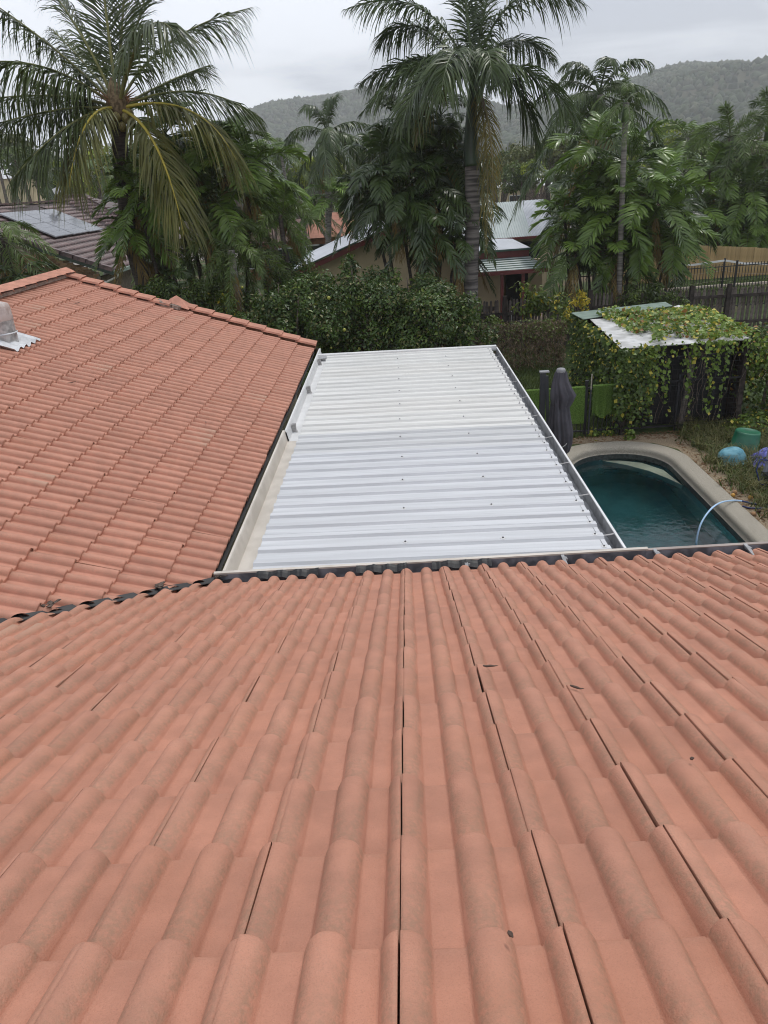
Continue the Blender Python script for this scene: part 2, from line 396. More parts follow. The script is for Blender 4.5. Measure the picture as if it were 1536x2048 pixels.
# verge (barge) caps: two runs
def verge(x0, x1, Y0, nn, lift):
    L_ = abs(x1-x0)/CO/nn
    for k in range(nn):
        a = x0+(x1-x0)*k/nn; mb = MB()
        s = V(-CO, 0, SI); nn_ = V(SI, 0, CO); p = V(a, Y0, zl(a)+lift)
        ll = L_+.06; o0, o1 = .044, .012
        prof0 = [(-.235, -.03), (-.22, 0), (.02, .012), (.035, 0), (.035, -.16)]
        vs = [p+V(0, 1, 0)*q+nn_*(z+o0) for q, z in prof0]+[p+s*ll+V(0, 1, 0)*q*.95+nn_*(z+o1) for q, z in prof0]
        n = 5; fs = [(i, i+1, n+i+1, n+i) for i in range(n-1)]+[tuple(range(n))]
        # thickness of the lower end
        vs += [p+V(0, 1, 0)*q+nn_*(z+o0-.022) for q, z in prof0]; fs += [(i+1, i, 2*n+i, 2*n+i+1) for i in range(n-1)]
        mb.add(vs, fs); mb.build('barge_cap', M_cap, house)
verge(XE+.02, -4.05, 13.62, 8, .03)
verge(-4.12, XR+.02, 13.40, 6, .015)
# raised end of the lower run with its mortar
a = -4.10; p = V(a, 13.5, zl(a)+.02)
mb = MB(); s = V(-CO, 0, SI); nn_ = V(SI, 0, CO)
mb.add([p+s*-.30+V(0, .15, 0)+nn_*.03, p+s*-.30+V(0, -.2, 0)+nn_*.01, p+s*.10+V(0, -.2, 0)+nn_*.02, p+s*.14+V(0, .15, 0)+nn_*.03, p+s*.0+V(0, -.02, 0)+nn_*.16],
       [(0, 1, 4), (1, 2, 4), (2, 3, 4), (3, 0, 4)]); mb.build('barge_end_cap', M_cap, house)
mb = MB()
for k in range(14):
    mb.box(p+s*(random.uniform(-.1, .25))+V(0, random.uniform(-.28, -.14), 0)+nn_*.0, (.12, .09, .06), 0, (s, V(0, 1, 0), nn_))
mb.build('mortar_bed', M_mortar, house)
# fascia and gutters
GP = [(0, .10), (0, 0), (.115, 0), (.125, .115), (.118, .125), (.150, .127), (.151, .10)]
def gutter(prof, p0, p1, xa, mats, name, parent, lipm=1):
    mb = MB(); n = len(prof)
    mb.sweep(prof[:4], p0, p1, xa, (0, 0, 1), 0); mb.sweep(prof[3:], p0, p1, xa, (0, 0, 1), lipm)
    # outside face
    mb.sweep([(prof[-1][0], prof[-1][1]), (prof[2][0]+.03, prof[2][1]-.004), (prof[1][0], prof[1][1]-.004)], p0, p1, xa, (0, 0, 1), lipm)
    return mb.build(name, mats, parent)
gz = ZE-.112
xs_ = atz(1296, 1096, ZE)[0]
GP2 = [(-.07, .10), (-.07, 0), (.085, 0), (.098, .105), (.098, .118), (.128, .120), (.130, .09)]
gutter(GP2, (-1.60, YE-.015, gz-.006), (xs_, YE-.015, gz-.006), (0, 1, 0), [M_gutin, M_beige], 'front_gutter', house)
GP3 = [(-.07, .10), (-.07, 0), (.080, 0), (.094, .10), (.094, .108), (.124, .110), (.126, .085)]
gutter(GP3, (xs_-.02, YE-.015, gz-.006), (8, YE-.015, gz-.006), (0, 1, 0), [M_gutin, mat('brown_lip', (.30, .25, .22), .5)], 'front_gutter', house)
MB().box((2.7, YE-.11, gz-.045), (8.6, .03, .18)).build('fascia', M_beige, house)
for xx in (.42, 1.18, 1.9, 2.6):
    mb = MB(); mb.bar((xx, YE-.08, gz+.09), (xx, YE+.09, gz+.10), .025, .012); mb.bar((xx+.012, YE+.02, gz+.09), (xx+.012, YE+.075, gz+.08), .035, .02)
    mb.build('gutter_clip', M_greygut, house)
# leaf guard scraps along the gutter
for k, (xa_, xb_) in enumerate(((-1.25, -.75), (-.45, -.05), (.15, .62))):
    mb = MB(); n = 26; vs = []
    for q in range(n+1):
        X = xa_+(xb_-xa_)*q/n; zz = gz+.10+.006*math.sin(q*.8+k)+random.gauss(0, .002)
        vs += [(X, YE+.012, zz-.02), (X, YE+.05, zz), (X, YE+.078+random.gauss(0, .003), zz+.008)]
    mb.add(vs, [(3*q+i, 3*q+i+1, 3*q+i+4, 3*q+i+3) for q in range(n) for i in range(2)]); mb.build('leaf_guard', M_black, house)

# ================================================================== PATIO ROOF
PY0, PY1 = YE+.20, 12.80
PX0, PX1 = -1.33, 1.64
def pz(X): return 2.262-.018*(X-PX0)
patio = thing('patio_roof', (.2, 9, 0), 'long white ribbed sheet patio roof between the tiled roofs and the pool', 'patio roof')
RIB = .231
def sheet_prof(n):
    p = []
    for k in range(n):
        o = k*RIB; p += [(o, 0), (o+.102, 0), (o+.120, .024), (o+.182, .024), (o+.204, 0)]
    p.append((n*RIB+.012, 0)); return p
y = PY0; first = True; sidx = 0
mshe = {}
def white_var(i):
    t = [(.60, .61, .62), (.58, .585, .58), (.70, .695, .66), (.66, .67, .67), (.70, .69, .65)][i % 5]
    m = mat('white_sheet_%d' % i, tuple(np.array(t)*.93), .32, .5, .07, 2.2, col2=tuple(np.array(t)*1.03), scl=(.3, 6, 1), rand=0, det=6); return m
WV = [white_var(i) for i in range(5)]
screw_me = MB().lathe([(.0, .012), (.006, .012), (.009, .004), (.009, .0)], 6, 0, cap=False).lathe([(.009, .003), (.022, .001), (.022, 0)], 10, 1, cap=False).mesh('screw', [M_screw, M_washer], False, False)[0]
while y < PY1-.1:
    n = min(3, max(1, int(round((PY1-y)/RIB)))); mb = MB()
    pr = sheet_prof(n); zl0 = .0015*(sidx % 2)
    ns = 10; vs = []
    for q in range(ns+1):
        X = PX0+(PX1-PX0)*q/ns; sag = -.006*math.sin(math.pi*((q*3) % ns)/ns)*0
        for a, b in pr: vs.append((X, y+a, pz(X)+b+zl0+sag))
    m_ = len(pr); fs = [(q*m_+i, (q+1)*m_+i, (q+1)*m_+i+1, q*m_+i+1) for q in range(ns) for i in range(m_-1)]
    mb.add(vs, fs)
    sh = mb.build('roof_sheet', WV[0] if y < 7.2 else (WV[1] if y < 8.3 else WV[2] if sidx % 3 else WV[4]), patio)
    sh.modifiers.new('thick', 'SOLIDIFY').thickness = .002
    for k in range(n):
        yy = y+k*RIB+.153
        for X in ([1.58]+([-.05] if k == 1 else [])+([.78] if k == 1 else [])):
            link('screw', screw_me, Matrix.Translation((X+random.gauss(0, .006), yy+random.gauss(0, .006), pz(X)+.0255)), sh)
    y += n*RIB; sidx += 1
PYE = y
# left box gutter in two sections
y_split = atz(574, 860, ZE)[1]
for (a, b, mm, top, off) in ((YE+.12, y_split, M_beige, ZE+.0, 0.0), (y_split-.02, 13.32, M_gutwhite, ZE-.012, .02)):
    mb = MB(); mb.sweep([(-1.535+off, top-.02), (-1.535+off, top), (-1.512+off, top), (-1.505+off, top-.02), (-1.485+off, 2.20), (-1.20, 2.195), (-1.20, 2.23)], (0, a, 0), (0, b, 0), (1, 0, 0), (0, 0, 1))
    mb.sweep([(-1.535+off, top-.02), (-1.535+off, 2.17), (-1.20, 2.17)], (0, a, 0), (0, b, 0), (1, 0, 0), (0, 0, 1))
    mb.box((-1.515+off, b-.004, 2.26), (.03, .006, .16)); mb.build('box_gutter', mm, patio)
for (px, py) in ((585, 853), (613, 777), (635, 722)):
    p = atz(px, py, 2.27); MB().box((-1.445, p[1], 2.255), (.055, .05, .10)).box((-1.41, p[1]-.03, 2.21), (.02, .02, .03)).build('gutter_bracket', M_steel, patio)
# right gutter
mb = MB(); zr = 2.225
mb.sweep([(1.60, zr-.01), (1.60, zr-.12), (1.735, zr-.12), (1.738, zr-.002)], (0, PY0-.02, 0), (0, PYE+.02, 0), (1, 0, 0), (0, 0, 1), 0)
mb.sweep([(1.738, zr-.002), (1.740, zr+.006), (1.760, zr+.006), (1.762, zr-.03), (1.77, zr-.124), (1.60, zr-.124)], (0, PY0-.02, 0), (0, PYE+.02, 0), (1, 0, 0), (0, 0, 1), 1)
mb.build('side_gutter', [M_greygut, M_gutwhite], patio)
for k in range(9):
    yy = PY0+.4+k*.85; MB().bar((1.62, yy, zr-.02), (1.745, yy, zr-.004), .02, .003).build('gutter_strap', M_steel, patio)
mb = MB(); mb.sweep([(0, -.02), (0, .05), (.09, .052), (.11, .02), (.11, -.06)], (PX0-.16, PYE-.03, pz(PX0)), (PX1+.1, PYE-.03, pz(PX1)), (0, 1, 0), (0, 0, 1)); mb.build('end_flashing', M_gutwhite, patio)
for (xx, yy) in ((1.55, 5.6), (1.55, 9.1), (1.55, 12.6)): MB().box((xx, yy, 1.05), (.09, .09, 2.1)).build('post', M_gutwhite, patio)
MB().box((1.55, (PY0+PYE)/2, 2.13), (.05, PYE-PY0-.1, .1)).build('beam', M_gutwhite, patio)

# ================================================================== roof vent on the left slope
vp = onplane(6, 676, (XE, 0, ZE), (SI, 0, CO)); vz = vp[2]-.02
vent = thing('roof_vent', vp, 'weathered grey metal exhaust vent with pink dusty cap on left roof slope', 'roof vent')
mb = MB(); mb.lathe([(.17, -.06), (.175, .22), (.178, .22), (.178, .235), (.175, .235), (.172, .24)], 28, 0, (vp[0], vp[1], vz)); mb.build('vent_pipe', M_steel, vent, False)
mb = MB(); mb.lathe([(.172, .235), (.182, .24), (.18, .38), (.165, .43), (.10, .455), (.0, .462)], 28, 0, (vp[0], vp[1], vz), cap=False)
mb.build('vent_cap', mat('dusty_cap', (.50, .40, .36), .6, .4, .2, 9, col2=(.60, .56, .53)), vent, True)
mb = MB(); mb.lathe([(.179, .07), (.192, .075), (.192, .085), (.179, .09)], 28, 0, (vp[0], vp[1], vz), cap=False); mb.build('vent_band', M_lead, vent, True)
mb = MB(); g = 17; h = 9; vs = []
for i in range(g):
    for j in range(h):
        uu = -.36+.72*i/(g-1); vv = -.30+.62*j/(h-1)
        yy = vp[1]-uu; Xc = vp[0]+vv*CO; u_t = (13.36-yy) % TW
        vs.append((Xc+.0, yy, vp[2]-vv*SI+rollh(u_t)-.012+random.gauss(0, .003)))
fs = [(i*h+j, i*h+j+1, (i+1)*h+j+1, (i+1)*h+j) for i in range(g-1) for j in range(h-1)]
mb.add(vs, fs); mb.build('flashing', M_lead, vent, True)
# a few twigs and seed pods on the tiles
def litter(px, py, near_, lab, L_=.07):
    p = onplane(px, py, T00 if near_ else (XE, 0, ZE), (0, SI, CO) if near_ else (SI, 0, CO)); mb = MB()
    a = random.uniform(0, 6); q = p+V(0, 0, .012); pts = [q]
    for k in range(4): a += random.uniform(-.6, .6); pts.append(pts[-1]+V(math.cos(a), math.sin(a), random.uniform(-.08, .1))*L_/4)
    mb.tube(pts, [.003, .0045, .005, .003, .001], 5); tag(mb.build('twig', mat('twig', (.09, .06, .045), .8)), lab, 'twig', 'twigs fallen on the roof tiles')
litter(140, 600, False, 'dark forked twig near the ridge of the left slope', .22); litter(160, 606, False, 'short twig just below the forked twig by the ridge', .15)
litter(430, 638, False, 'small twig by the barge caps on the left slope', .14); litter(412, 848, False, 'dark bent leaf stalk midway down the left slope', .07)
litter(152, 765, False, 'pale stalk on the left slope right of the vent', .09)
litter(966, 1336, True, 'thin forked twig caught in a tile joint near the centre', .06); litter(1140, 1376, True, 'thin curled twig in the joint right of the forked one', .05)
litter(1016, 1872, True, 'dark seed scrap on a foreground roll', .014); litter(1380, 1525, True, 'black seed scrap on the right of the near slope', .012)

# ================================================================== GROUND, POOL AND YARD
def ground_mat():
    m = bpy.data.materials.new('ground'); m.use_nodes = True; t = m.node_tree; l = t.links.new; b = t.nodes['Principled BSDF']
    b.inputs['Roughness'].default_value = .9; b.inputs['Specular IOR Level'].default_value = .2
    c = N(t, 'ShaderNodeTexCoord')
    def ns(s, d=5):
        n = N(t, 'ShaderNodeTexNoise'); n.inputs['Scale'].default_value = s; n.inputs['Detail'].default_value = d; l(c.outputs['Object'], n.inputs[0]); return n.outputs[0]
    r1 = N(t, 'ShaderNodeValToRGB'); l(ns(6, 8), r1.inputs[0]); e = r1.color_ramp.elements
    e[0].position = .35; e[0].color = (.035, .055, .018, 1); e[1].position = .7; e[1].color = (.085, .12, .035, 1)
    r2 = N(t, 'ShaderNodeValToRGB'); l(ns(14, 8), r2.inputs[0]); e = r2.color_ramp.elements
    e[0].position = .3; e[0].color = (.10, .07, .045, 1); e[1].position = .7; e[1].color = (.20, .15, .10, 1)
    mr = N(t, 'ShaderNodeMapRange'); l(ns(.35, 4), mr.inputs[0]); mr.inputs[1].default_value = .52; mr.inputs[2].default_value = .66
    mx = N(t, 'ShaderNodeMix', data_type='RGBA'); l(mr.outputs[0], mx.inputs[0]); l(r1.outputs[0], mx.inputs[6]); l(r2.outputs[0], mx.inputs[7])
    l(mx.outputs[2], b.inputs['Base Color'])
    bp = N(t, 'ShaderNodeBump'); bp.inputs['Strength'].default_value = .6; bp.inputs['Distance'].default_value = .05; l(ns(40, 6), bp.inputs['Height']); l(bp.outputs[0], b.inputs['Normal'])
    return m
M_ground = ground_mat()
def rrect(x0, x1, y0, y1, r, n=10):
    pts = []
    for cx, cy, a0 in ((x1-r, y1-r, 0), (x0+r, y1-r, 90), (x0+r, y0+r, 180), (x1-r, y0+r, 270)):
        for k in range(n+1):
            a = R_(a0+90*k/n); pts.append((cx+r*math.cos(a), cy+r*math.sin(a)))
    return pts
PO = rrect(2.72, 5.27, 5.6, 13.57, 1.12); PI_ = rrect(3.05, 4.94, 5.93, 13.20, .86); PM = rrect(2.90, 5.09, 5.78, 13.38, .98)
nP = len(PO)
# ground sheet: strips from the pool edge outward
mb = MB(); rings = [[(x, y) for x, y in PO]]
cx, cy = 4.0, 9.6
for rad in (9, 30, 120, 600, 5000):
    rings.append([(cx+rad*math.cos(math.atan2(y-cy, x-cx)), cy+rad*math.sin(math.atan2(y-cy, x-cx))) for x, y in PO])
vs = [(x, y, 0) for r in rings for x, y in r]
fs = [(i*nP+j, (i+1)*nP+j, (i+1)*nP+(j+1) % nP, i*nP+(j+1) % nP) for i in range(len(rings)-1) for j in range(nP)]
mb.add(vs, fs); g_ = mb.build('ground', M_ground, base=(0, 0, 0)); tag(g_, kind='structure')
# pool
pool = thing('swimming_pool', (4, 9.6, 0), 'sunken garden pool with pebble coping and murky teal water', 'pool')
M_cope = mat('exposed_aggregate', (.30, .27, .215), .85, .25, .30, 70, .7, 140, col2=(.45, .41, .335), lo=.35, hi=.65)
def coping_mat():
    m = M_cope; return m
prof = []   # (blend 0 outer..1 inner, z)
loops = [(PO, -.10), (PO, .035), (PM, .040), (PI_, .0)]
def lerp(A, B, t): return [(a[0]+(b[0]-a[0])*t, a[1]+(b[1]-a[1])*t) for a, b in zip(A, B)]
IN2 = rrect(3.08, 4.91, 5.96, 13.17, .84)
loops = [(PO, -.12), (PO, .028), (lerp(PO, PM, .12), .04), (lerp(PM, PI_, .55), .040), (lerp(PM, PI_, .80), .030), (lerp(PM, PI_, .95), .004), (PI_, -.03), (PI_, -.07), (lerp(PI_, IN2, 1), -.09)]
vs = [(x, y, z) for l_, z in loops for x, y in l_]
fs = [(i*nP+j, i*nP+(j+1) % nP, (i+1)*nP+(j+1) % nP, (i+1)*nP+j) for i in range(len(loops)-1) for j in range(nP)]
MB().add(vs, fs).build('coping', M_cope, pool, True)
M_plaster = mat('pool_plaster', (.14, .30, .31), .7, .3, .10, 3)
M_tileband = mat('waterline_band', (.05, .06, .058), .5, .4, .35, 18)
B2 = rrect(3.2, 4.8, 6.1, 13.0, .7)
vs = [(x, y, z) for l_, z in ((IN2, -.085), (IN2, -.30)) for x, y in l_]
MB().add(vs, [(j, (j+1) % nP, nP+(j+1) % nP, nP+j) for j in range(nP)]).build('waterline_band', M_tileband, pool, True)
vs = [(x, y, z) for l_, z in ((IN2, -.29), (IN2, -1.0), (B2, -1.3)) for x, y in l_]
MB().add(vs, [(i*nP+j, i*nP+(j+1) % nP, (i+1)*nP+(j+1) % nP, (i+1)*nP+j) for i in range(2) for j in range(nP)]+[tuple(2*nP+j for j in range(nP))]).build('basin', M_plaster, pool)
# corner bench under water
mb = MB(); st = [(3.85, 13.16), (4.2, 13.1), (4.55, 12.92), (4.82, 12.5), (4.9, 11.75), (4.76, 12.1), (4.55, 12.5), (4.25, 12.85)]
mb.add([(x, y, -.235) for x, y in st]+[(x, y, -1.1) for x, y in st], [tuple(range(8))[::-1]]); mb.add([(x, y, -.235) for x, y in st]+[(x, y, -.45) for x, y in st], [(i, (i+1) % 8, 8+(i+1) % 8, 8+i) for i in range(8)], 1); mb.build('bench', [mat('pool_bench', (.66, .58, .44), .7), M_plaster], pool)
mb = MB(); mb.lathe([(.0, .01), (.07, .01), (.09, 0)], 20, 0, (3.75, 10.35, -1.28), cap=False); mb.build('pool_light', mat('pool_light', (.55, .8, .75), .4), pool)
def water_mat():
    m = bpy.data.materials.new('pool_water'); m.use_nodes = True; t = m.node_tree; l = t.links.new; b = t.nodes['Principled BSDF']
    b.inputs['Base Color'].default_value = (.62, .78, .78, 1); b.inputs['Roughness'].default_value = .03; b.inputs['IOR'].default_value = 1.33
    b.inputs['Transmission Weight'].default_value = 1
    c = N(t, 'ShaderNodeTexCoord'); vo = N(t, 'ShaderNodeTexVoronoi'); vo.inputs['Scale'].default_value = 2.3; l(c.outputs['Object'], vo.inputs[0])
    mm = N(t, 'ShaderNodeMath', operation='MULTIPLY'); l(vo.outputs['Distance'], mm.inputs[0]); mm.inputs[1].default_value = 75
    sn = N(t, 'ShaderNodeMath', operation='SINE'); l(mm.outputs[0], sn.inputs[0])
    fa = N(t, 'ShaderNodeMapRange'); l(vo.outputs['Distance'], fa.inputs[0]); fa.inputs[1].default_value = .0; fa.inputs[2].default_value = .34; fa.inputs[3].default_value = 1; fa.inputs[4].default_value = 0
    mu_ = N(t, 'ShaderNodeMath', operation='MULTIPLY'); l(sn.outputs[0], mu_.inputs[0]); l(fa.outputs[0], mu_.inputs[1])
    no = N(t, 'ShaderNodeTexNoise'); no.inputs['Scale'].default_value = 9; no.inputs['Detail'].default_value = 3; l(c.outputs['Object'], no.inputs[0])
    ad = N(t, 'ShaderNodeMath', operation='MULTIPLY_ADD'); l(mu_.outputs[0], ad.inputs[0]); ad.inputs[1].default_value = .10; l(no.outputs[0], ad.inputs[2])
    bp = N(t, 'ShaderNodeBump'); bp.inputs['Strength'].default_value = .25; bp.inputs['Distance'].default_value = .02; l(ad.outputs[0], bp.inputs['Height']); l(bp.outputs[0], b.inputs['Normal'])
    va = N(t, 'ShaderNodeVolumeAbsorption'); va.inputs['Color'].default_value = (.42, .64, .66, 1); va.inputs['Density'].default_value = .85
    l(va.outputs[0], t.nodes['Material Output'].inputs['Volume'])
    return m
IN3 = rrect(3.081, 4.909, 5.961, 13.169, .84)
vs = [(x, y, z) for z in (-.185, -1.6) for x, y in IN3]
wo = MB().add(vs, [tuple(range(nP)), tuple(range(2*nP-1, nP-1, -1))]+[((j+1) % nP, j, nP+j, nP+(j+1) % nP) for j in range(nP)]).build('water', water_mat()); tag(wo, kind='structure')
# gravel and soil strip beside the pool
M_grav = mat('sandy_gravel', (.20, .15, .095), .95, .15, .35, 55, .8, 90, col2=(.42, .33, .22), lo=.32, hi=.68)
mb = MB(); e0 = [(2.3, 13.60), (3.2, 13.62), (4.2, 13.6), (4.9, 13.42), (5.25, 13.0), (5.3, 12.4), (5.29, 11), (5.29, 9), (5.29, 6)]
e1 = [(2.2, 14.05), (3.2, 14.02), (4.2, 13.98), (5.4, 13.9), (5.9, 13.4), (5.7, 12.4), (5.72, 11), (5.9, 9), (6.0, 6)]
mb.add([(x, y, .005) for x, y in e0+e1], [(i, i+1, 9+i+1, 9+i) for i in range(8)]); tag(mb.build('gravel_path', M_grav), kind='structure')
# loose stones and leaf litter on the strip
M_lit = mat('leaf_litter', (.10, .055, .03), .85, .2, .3, 30, col2=(.26, .15, .075), lo=.3, hi=.7)
def cards(name, n, area, size, m, zmax=.03, flat=.5, lab=None):
    pts = np.array([area() for _ in range(n)]); vs = np.zeros((n, 4, 3)); a = rng.uniform(0, 6.28, n); s = rng.uniform(*size, n); ti = rng.normal(0, flat, (n, 2))
    dx = np.stack([np.cos(a)*s, np.sin(a)*s, ti[:, 0]*s], 1); dy = np.stack([-np.sin(a)*s*.45, np.cos(a)*s*.45, ti[:, 1]*s*.45], 1)
    c = np.concatenate([pts, (rng.uniform(.008, zmax, n))[:, None]], 1)
    for k, (p, q) in enumerate(((-.5, 0), (0, -.5), (.5, 0), (0, .5))): vs[:, k] = c+dx*p+dy*q
    me = npmesh(name, vs.reshape(-1, 3), np.arange(n*4).reshape(-1, 4), None, [m]); o = link(name, me, Matrix.Identity(4)); tag(o, lab, None, None, 'stuff'); return o
def ar1():
    if random.random() < .5: return (random.uniform(3.3, 5.6), random.uniform(13.62, 14.05))
    return (5.3+abs(random.gauss(0, .22)), random.uniform(8.8, 13.4))
cards('fallen_leaves', 900, ar1, (.025, .09), M_lit, .02, .15, 'brown fallen leaves scattered along the pool edge')
# grass: blades
M_grass = mat('grass', (.05, .085, .02), .6, .3, .35, 9, col2=(.13, .17, .04), lo=.3, hi=.7, trans=.25)
M_grassdry = mat('dry_grass', (.11, .125, .035), .6, .3, .35, 5, col2=(.24, .22, .09), lo=.35, hi=.65, trans=.25)
M_turf = mat('turf', (.10, .18, .035), .9, .1, .3, 60, .8, 200, col2=(.16, .26, .06))
def blades(name, n, area, hgt, wid, m, lean=.5, lab=None):
    P = np.array([area() for _ in range(n)]); a = rng.uniform(0, 6.28, n); h = rng.uniform(*hgt, n); w_ = rng.uniform(*wid, n); b = rng.uniform(0, 6.28, n); ln = rng.uniform(.1, lean*2, n)*h
    vs = np.zeros((n, 5, 3)); wx = np.stack([np.cos(a), np.sin(a), 0*a], 1)*w_[:, None]; d = np.stack([np.cos(b), np.sin(b), 0*b], 1)*ln[:, None]; c = np.concatenate([P, np.zeros((n, 1))], 1); up = np.zeros((n, 3)); up[:, 2] = h
    vs[:, 0] = c-wx; vs[:, 1] = c+wx; vs[:, 2] = c+wx*.7+d*.35+up*.62; vs[:, 3] = c-wx*.7+d*.35+up*.62; vs[:, 4] = c+d+up*np.clip(1-lean*.35, .3, 1)
    i = np.arange(n)[:, None]*5; q = i+np.array([[0, 1, 2, 3]]); t = i+np.array([[3, 2, 4]])
    me = npmesh(name, vs.reshape(-1, 3), q, t, [m]); o = link(name, me, Matrix.Identity(4)); tag(o, lab, None, None, 'stuff'); return o
blades('lawn_grass', 26000, lambda: (random.uniform(-1, 4.4), random.uniform(13.9, 20.2)), (.05, .14), (.004, .009), M_grass, .5, 'mown green lawn behind the pool fence')
tufts = [(random.uniform(5.55, 8.2), random.uniform(9.6, 14.3)) for _ in range(330)]
tufts = [t for t in tufts if not ((t[0]-6.33)**2+(t[1]-12.75)**2 < .1)]
def artuft():
    t = random.choice(tufts); return (t[0]+random.gauss(0, .07), t[1]+random.gauss(0, .07))
blades('weedy_grass', 15000, artuft, (.10, .34), (.003, .007), M_grassdry, .9, 'long yellowing weedy grass beside the pool')
blades('weeds', 5000, lambda: (lambda t: (t[0]+random.gauss(0, .1), t[1]+random.gauss(0, .1)))(random.choice(tufts)), (.08, .26), (.008, .018), M_grass, .8, 'broad leafed green weeds among the long grass')

# foliage generators ------------------------------------------------------------
def leaf_mat(name, c1, c2, rough=.42, spec=.5, trans=.22, scale=1.6, rand=.0):
    tint = np.array([1.12, 1.06, .72]); c1 = tuple(np.array(c1)*.95*tint); c2 = tuple(np.array(c2)*1.5*tint); spec *= .8
    return mat(name, c1, rough, spec, .0, scale, col2=c2, lo=.3, hi=.7, trans=trans, rand=rand, det=8)
def leaves(name, cent, nrm, size, aspect, m, droop=.25, parent=None, jitter=.6):
    """diamond leaves with a mid fold at points cent, facing roughly nrm"""
    n = len(cent); s = rng.uniform(size[0], size[1], n)[:, None]
    nv = nrm+rng.normal(0, jitter, (n, 3)); nv /= np.linalg.norm(nv, axis=1)[:, None]+1e-9
    r = rng.normal(0, 1, (n, 3)); r[:, 2] -= droop*2; ax = r-(r*nv).sum(1)[:, None]*nv; ax /= np.linalg.norm(ax, axis=1)[:, None]+1e-9
    sd = np.cross(nv, ax); vs = np.zeros((n, 4, 3))
    vs[:, 0] = cent; vs[:, 1] = cent+ax*s*.5+sd*s*aspect*.5+nv*s*.10; vs[:, 2] = cent+ax*s-nv*s*.05; vs[:, 3] = cent+ax*s*.5-sd*s*aspect*.5+nv*s*.10
    i = np.arange(n)[:, None]*4; t = np.concatenate([i+np.array([[0, 1, 2]]), i+np.array([[0, 2, 3]])])
    v = vs.reshape(-1, 3); org = np.array([v[:, 0].mean(), v[:, 1].mean(), v[:, 2].min()])
    me = npmesh(name, v-org, None, t, [m] if not isinstance(m, (list, tuple)) else m, mtri=None)
    if isinstance(m, (list, tuple)):
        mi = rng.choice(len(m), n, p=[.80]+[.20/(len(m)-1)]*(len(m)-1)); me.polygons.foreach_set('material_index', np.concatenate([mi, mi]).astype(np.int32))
    return link(name, me, Matrix.Translation(org), parent)
def blob_points(n, blobs):
    """points in shells of ellipsoids; blobs: (centre, radii)"""
    w_ = np.array([r[0]*r[1]+r[1]*r[2] for _, r in blobs]); k = rng.choice(len(blobs), n, p=w_/w_.sum())
    d = rng.normal(0, 1, (n, 3)); d /= np.linalg.norm(d, axis=1)[:, None]
    rr = rng.uniform(.45, 1.05, n)[:, None]**.6
    C = np.array([b[0] for b in blobs])[k]; Rr = np.array([b[1] for b in blobs])[k]
    return C+d*Rr*rr, d
def shrub(name, base, blobs, n, size, aspect, m, label, cat, trunk=.05, group=None, bark=None, droop=.3, fruit=None):
    t = thing(name, base, label, cat, group); fine = []
    for c, r in blobs:
        for q in range(7):
            dd = rng.normal(0, 1, 3); dd /= np.linalg.norm(dd); kk = rng.uniform(.26, .52); fine.append((np.array(c)+dd*np.array(r)*rng.uniform(.55, .95), tuple(np.array(r)*kk)))
    P, d = blob_points(n, fine); P[:, 2] = np.maximum(P[:, 2], .03)
    leaves('crown', P, d+V(0, 0, .5), size, aspect, m, droop, t)
    mb = MB()
    for c, r in blobs:
        b0 = V(*base); mid = (b0+np.array(c))/2+rng.normal(0, .12, 3); mb.tube([b0+rng.normal(0, .03, 3)*V(1, 1, 0), mid, np.array(c)+V(0, 0, r[2]*.4)], [trunk, trunk*.7, trunk*.2], 6)
    mb.build('trunk', bark or M_bark, t, True)
    if fruit:
        fm, nf, fr = fruit; sp = MB().lathe([(0, -1), (.6, -.8), (.95, -.3), (.95, .3), (.6, .8), (0, 1)], 8, 0, cap=False).mesh('fruit', fm, True, False)[0]
        Q, dd = blob_points(nf, blobs)
        for q in Q: link('fruit', sp, Matrix.Translation(q) @ Matrix.Scale(fr*random.uniform(.8, 1.1), 4), t)
    return t
M_bark = mat('bark', (.13, .105, .085), .9, .15, .35, 12, .5, 60)
M_citrus = [leaf_mat('citrus_leaf', (.022, .05, .014), (.055, .10, .028), .38, .5), leaf_mat('citrus_young', (.07, .12, .025), (.12, .17, .04), .4), leaf_mat('citrus_old', (.10, .11, .06), (.17, .17, .10), .5)]
M_fruit = mat('green_fruit', (.24, .30, .05), .45, .4, .2, 5, col2=(.45, .42, .08)); M_lemon = mat('lemon', (.70, .50, .05), .45, .4, .1, 5)

# ---- citrus trees behind the patio roof
def blobs_from(pxs, Y, r0):
    return [(aty(px, py, Y+dy), (r*1.0, r*.9, r*.95)) for px, py, r, dy in pxs]
cit = [
 ('tall dense citrus tree behind the end of the tiled roof', 16.8, -2.4, [(520, 605, .8, 0), (560, 595, .7, .3), (600, 625, .9, -.2), (560, 665, 1.0, .2), (640, 685, 1.0, -.2), (520, 655, .8, .6)], 9000),
 ('dark citrus tree in the middle of the hedge below the gable', 17.4, -.8, [(655, 595, .75, 0), (703, 555, .42, .2), (690, 625, .95, 0), (640, 640, .9, .2), (735, 655, 1.0, -.3), (690, 690, .9, -.2), (752, 575, .5, .5), (700, 525, .18, .2)], 9000),
 ('brighter green citrus tree nearest the thick palm trunk', 17.0, .9, [(850, 630, .75, 0), (905, 635, .7, .2), (815, 640, .75, -.2), (880, 660, .95, -.2), (800, 670, .9, 0), (930, 670, .7, .2), (840, 700, .9, -.3)], 9500),
 ('sprawling citrus tree filling the back of the hedge', 18.8, .2, [(775, 585, .8, 0), (815, 575, .65, .4), (590, 590, .8, .5), (720, 620, .9, 0), (550, 600, .9, .4), (850, 605, .7, 0)], 8000)]
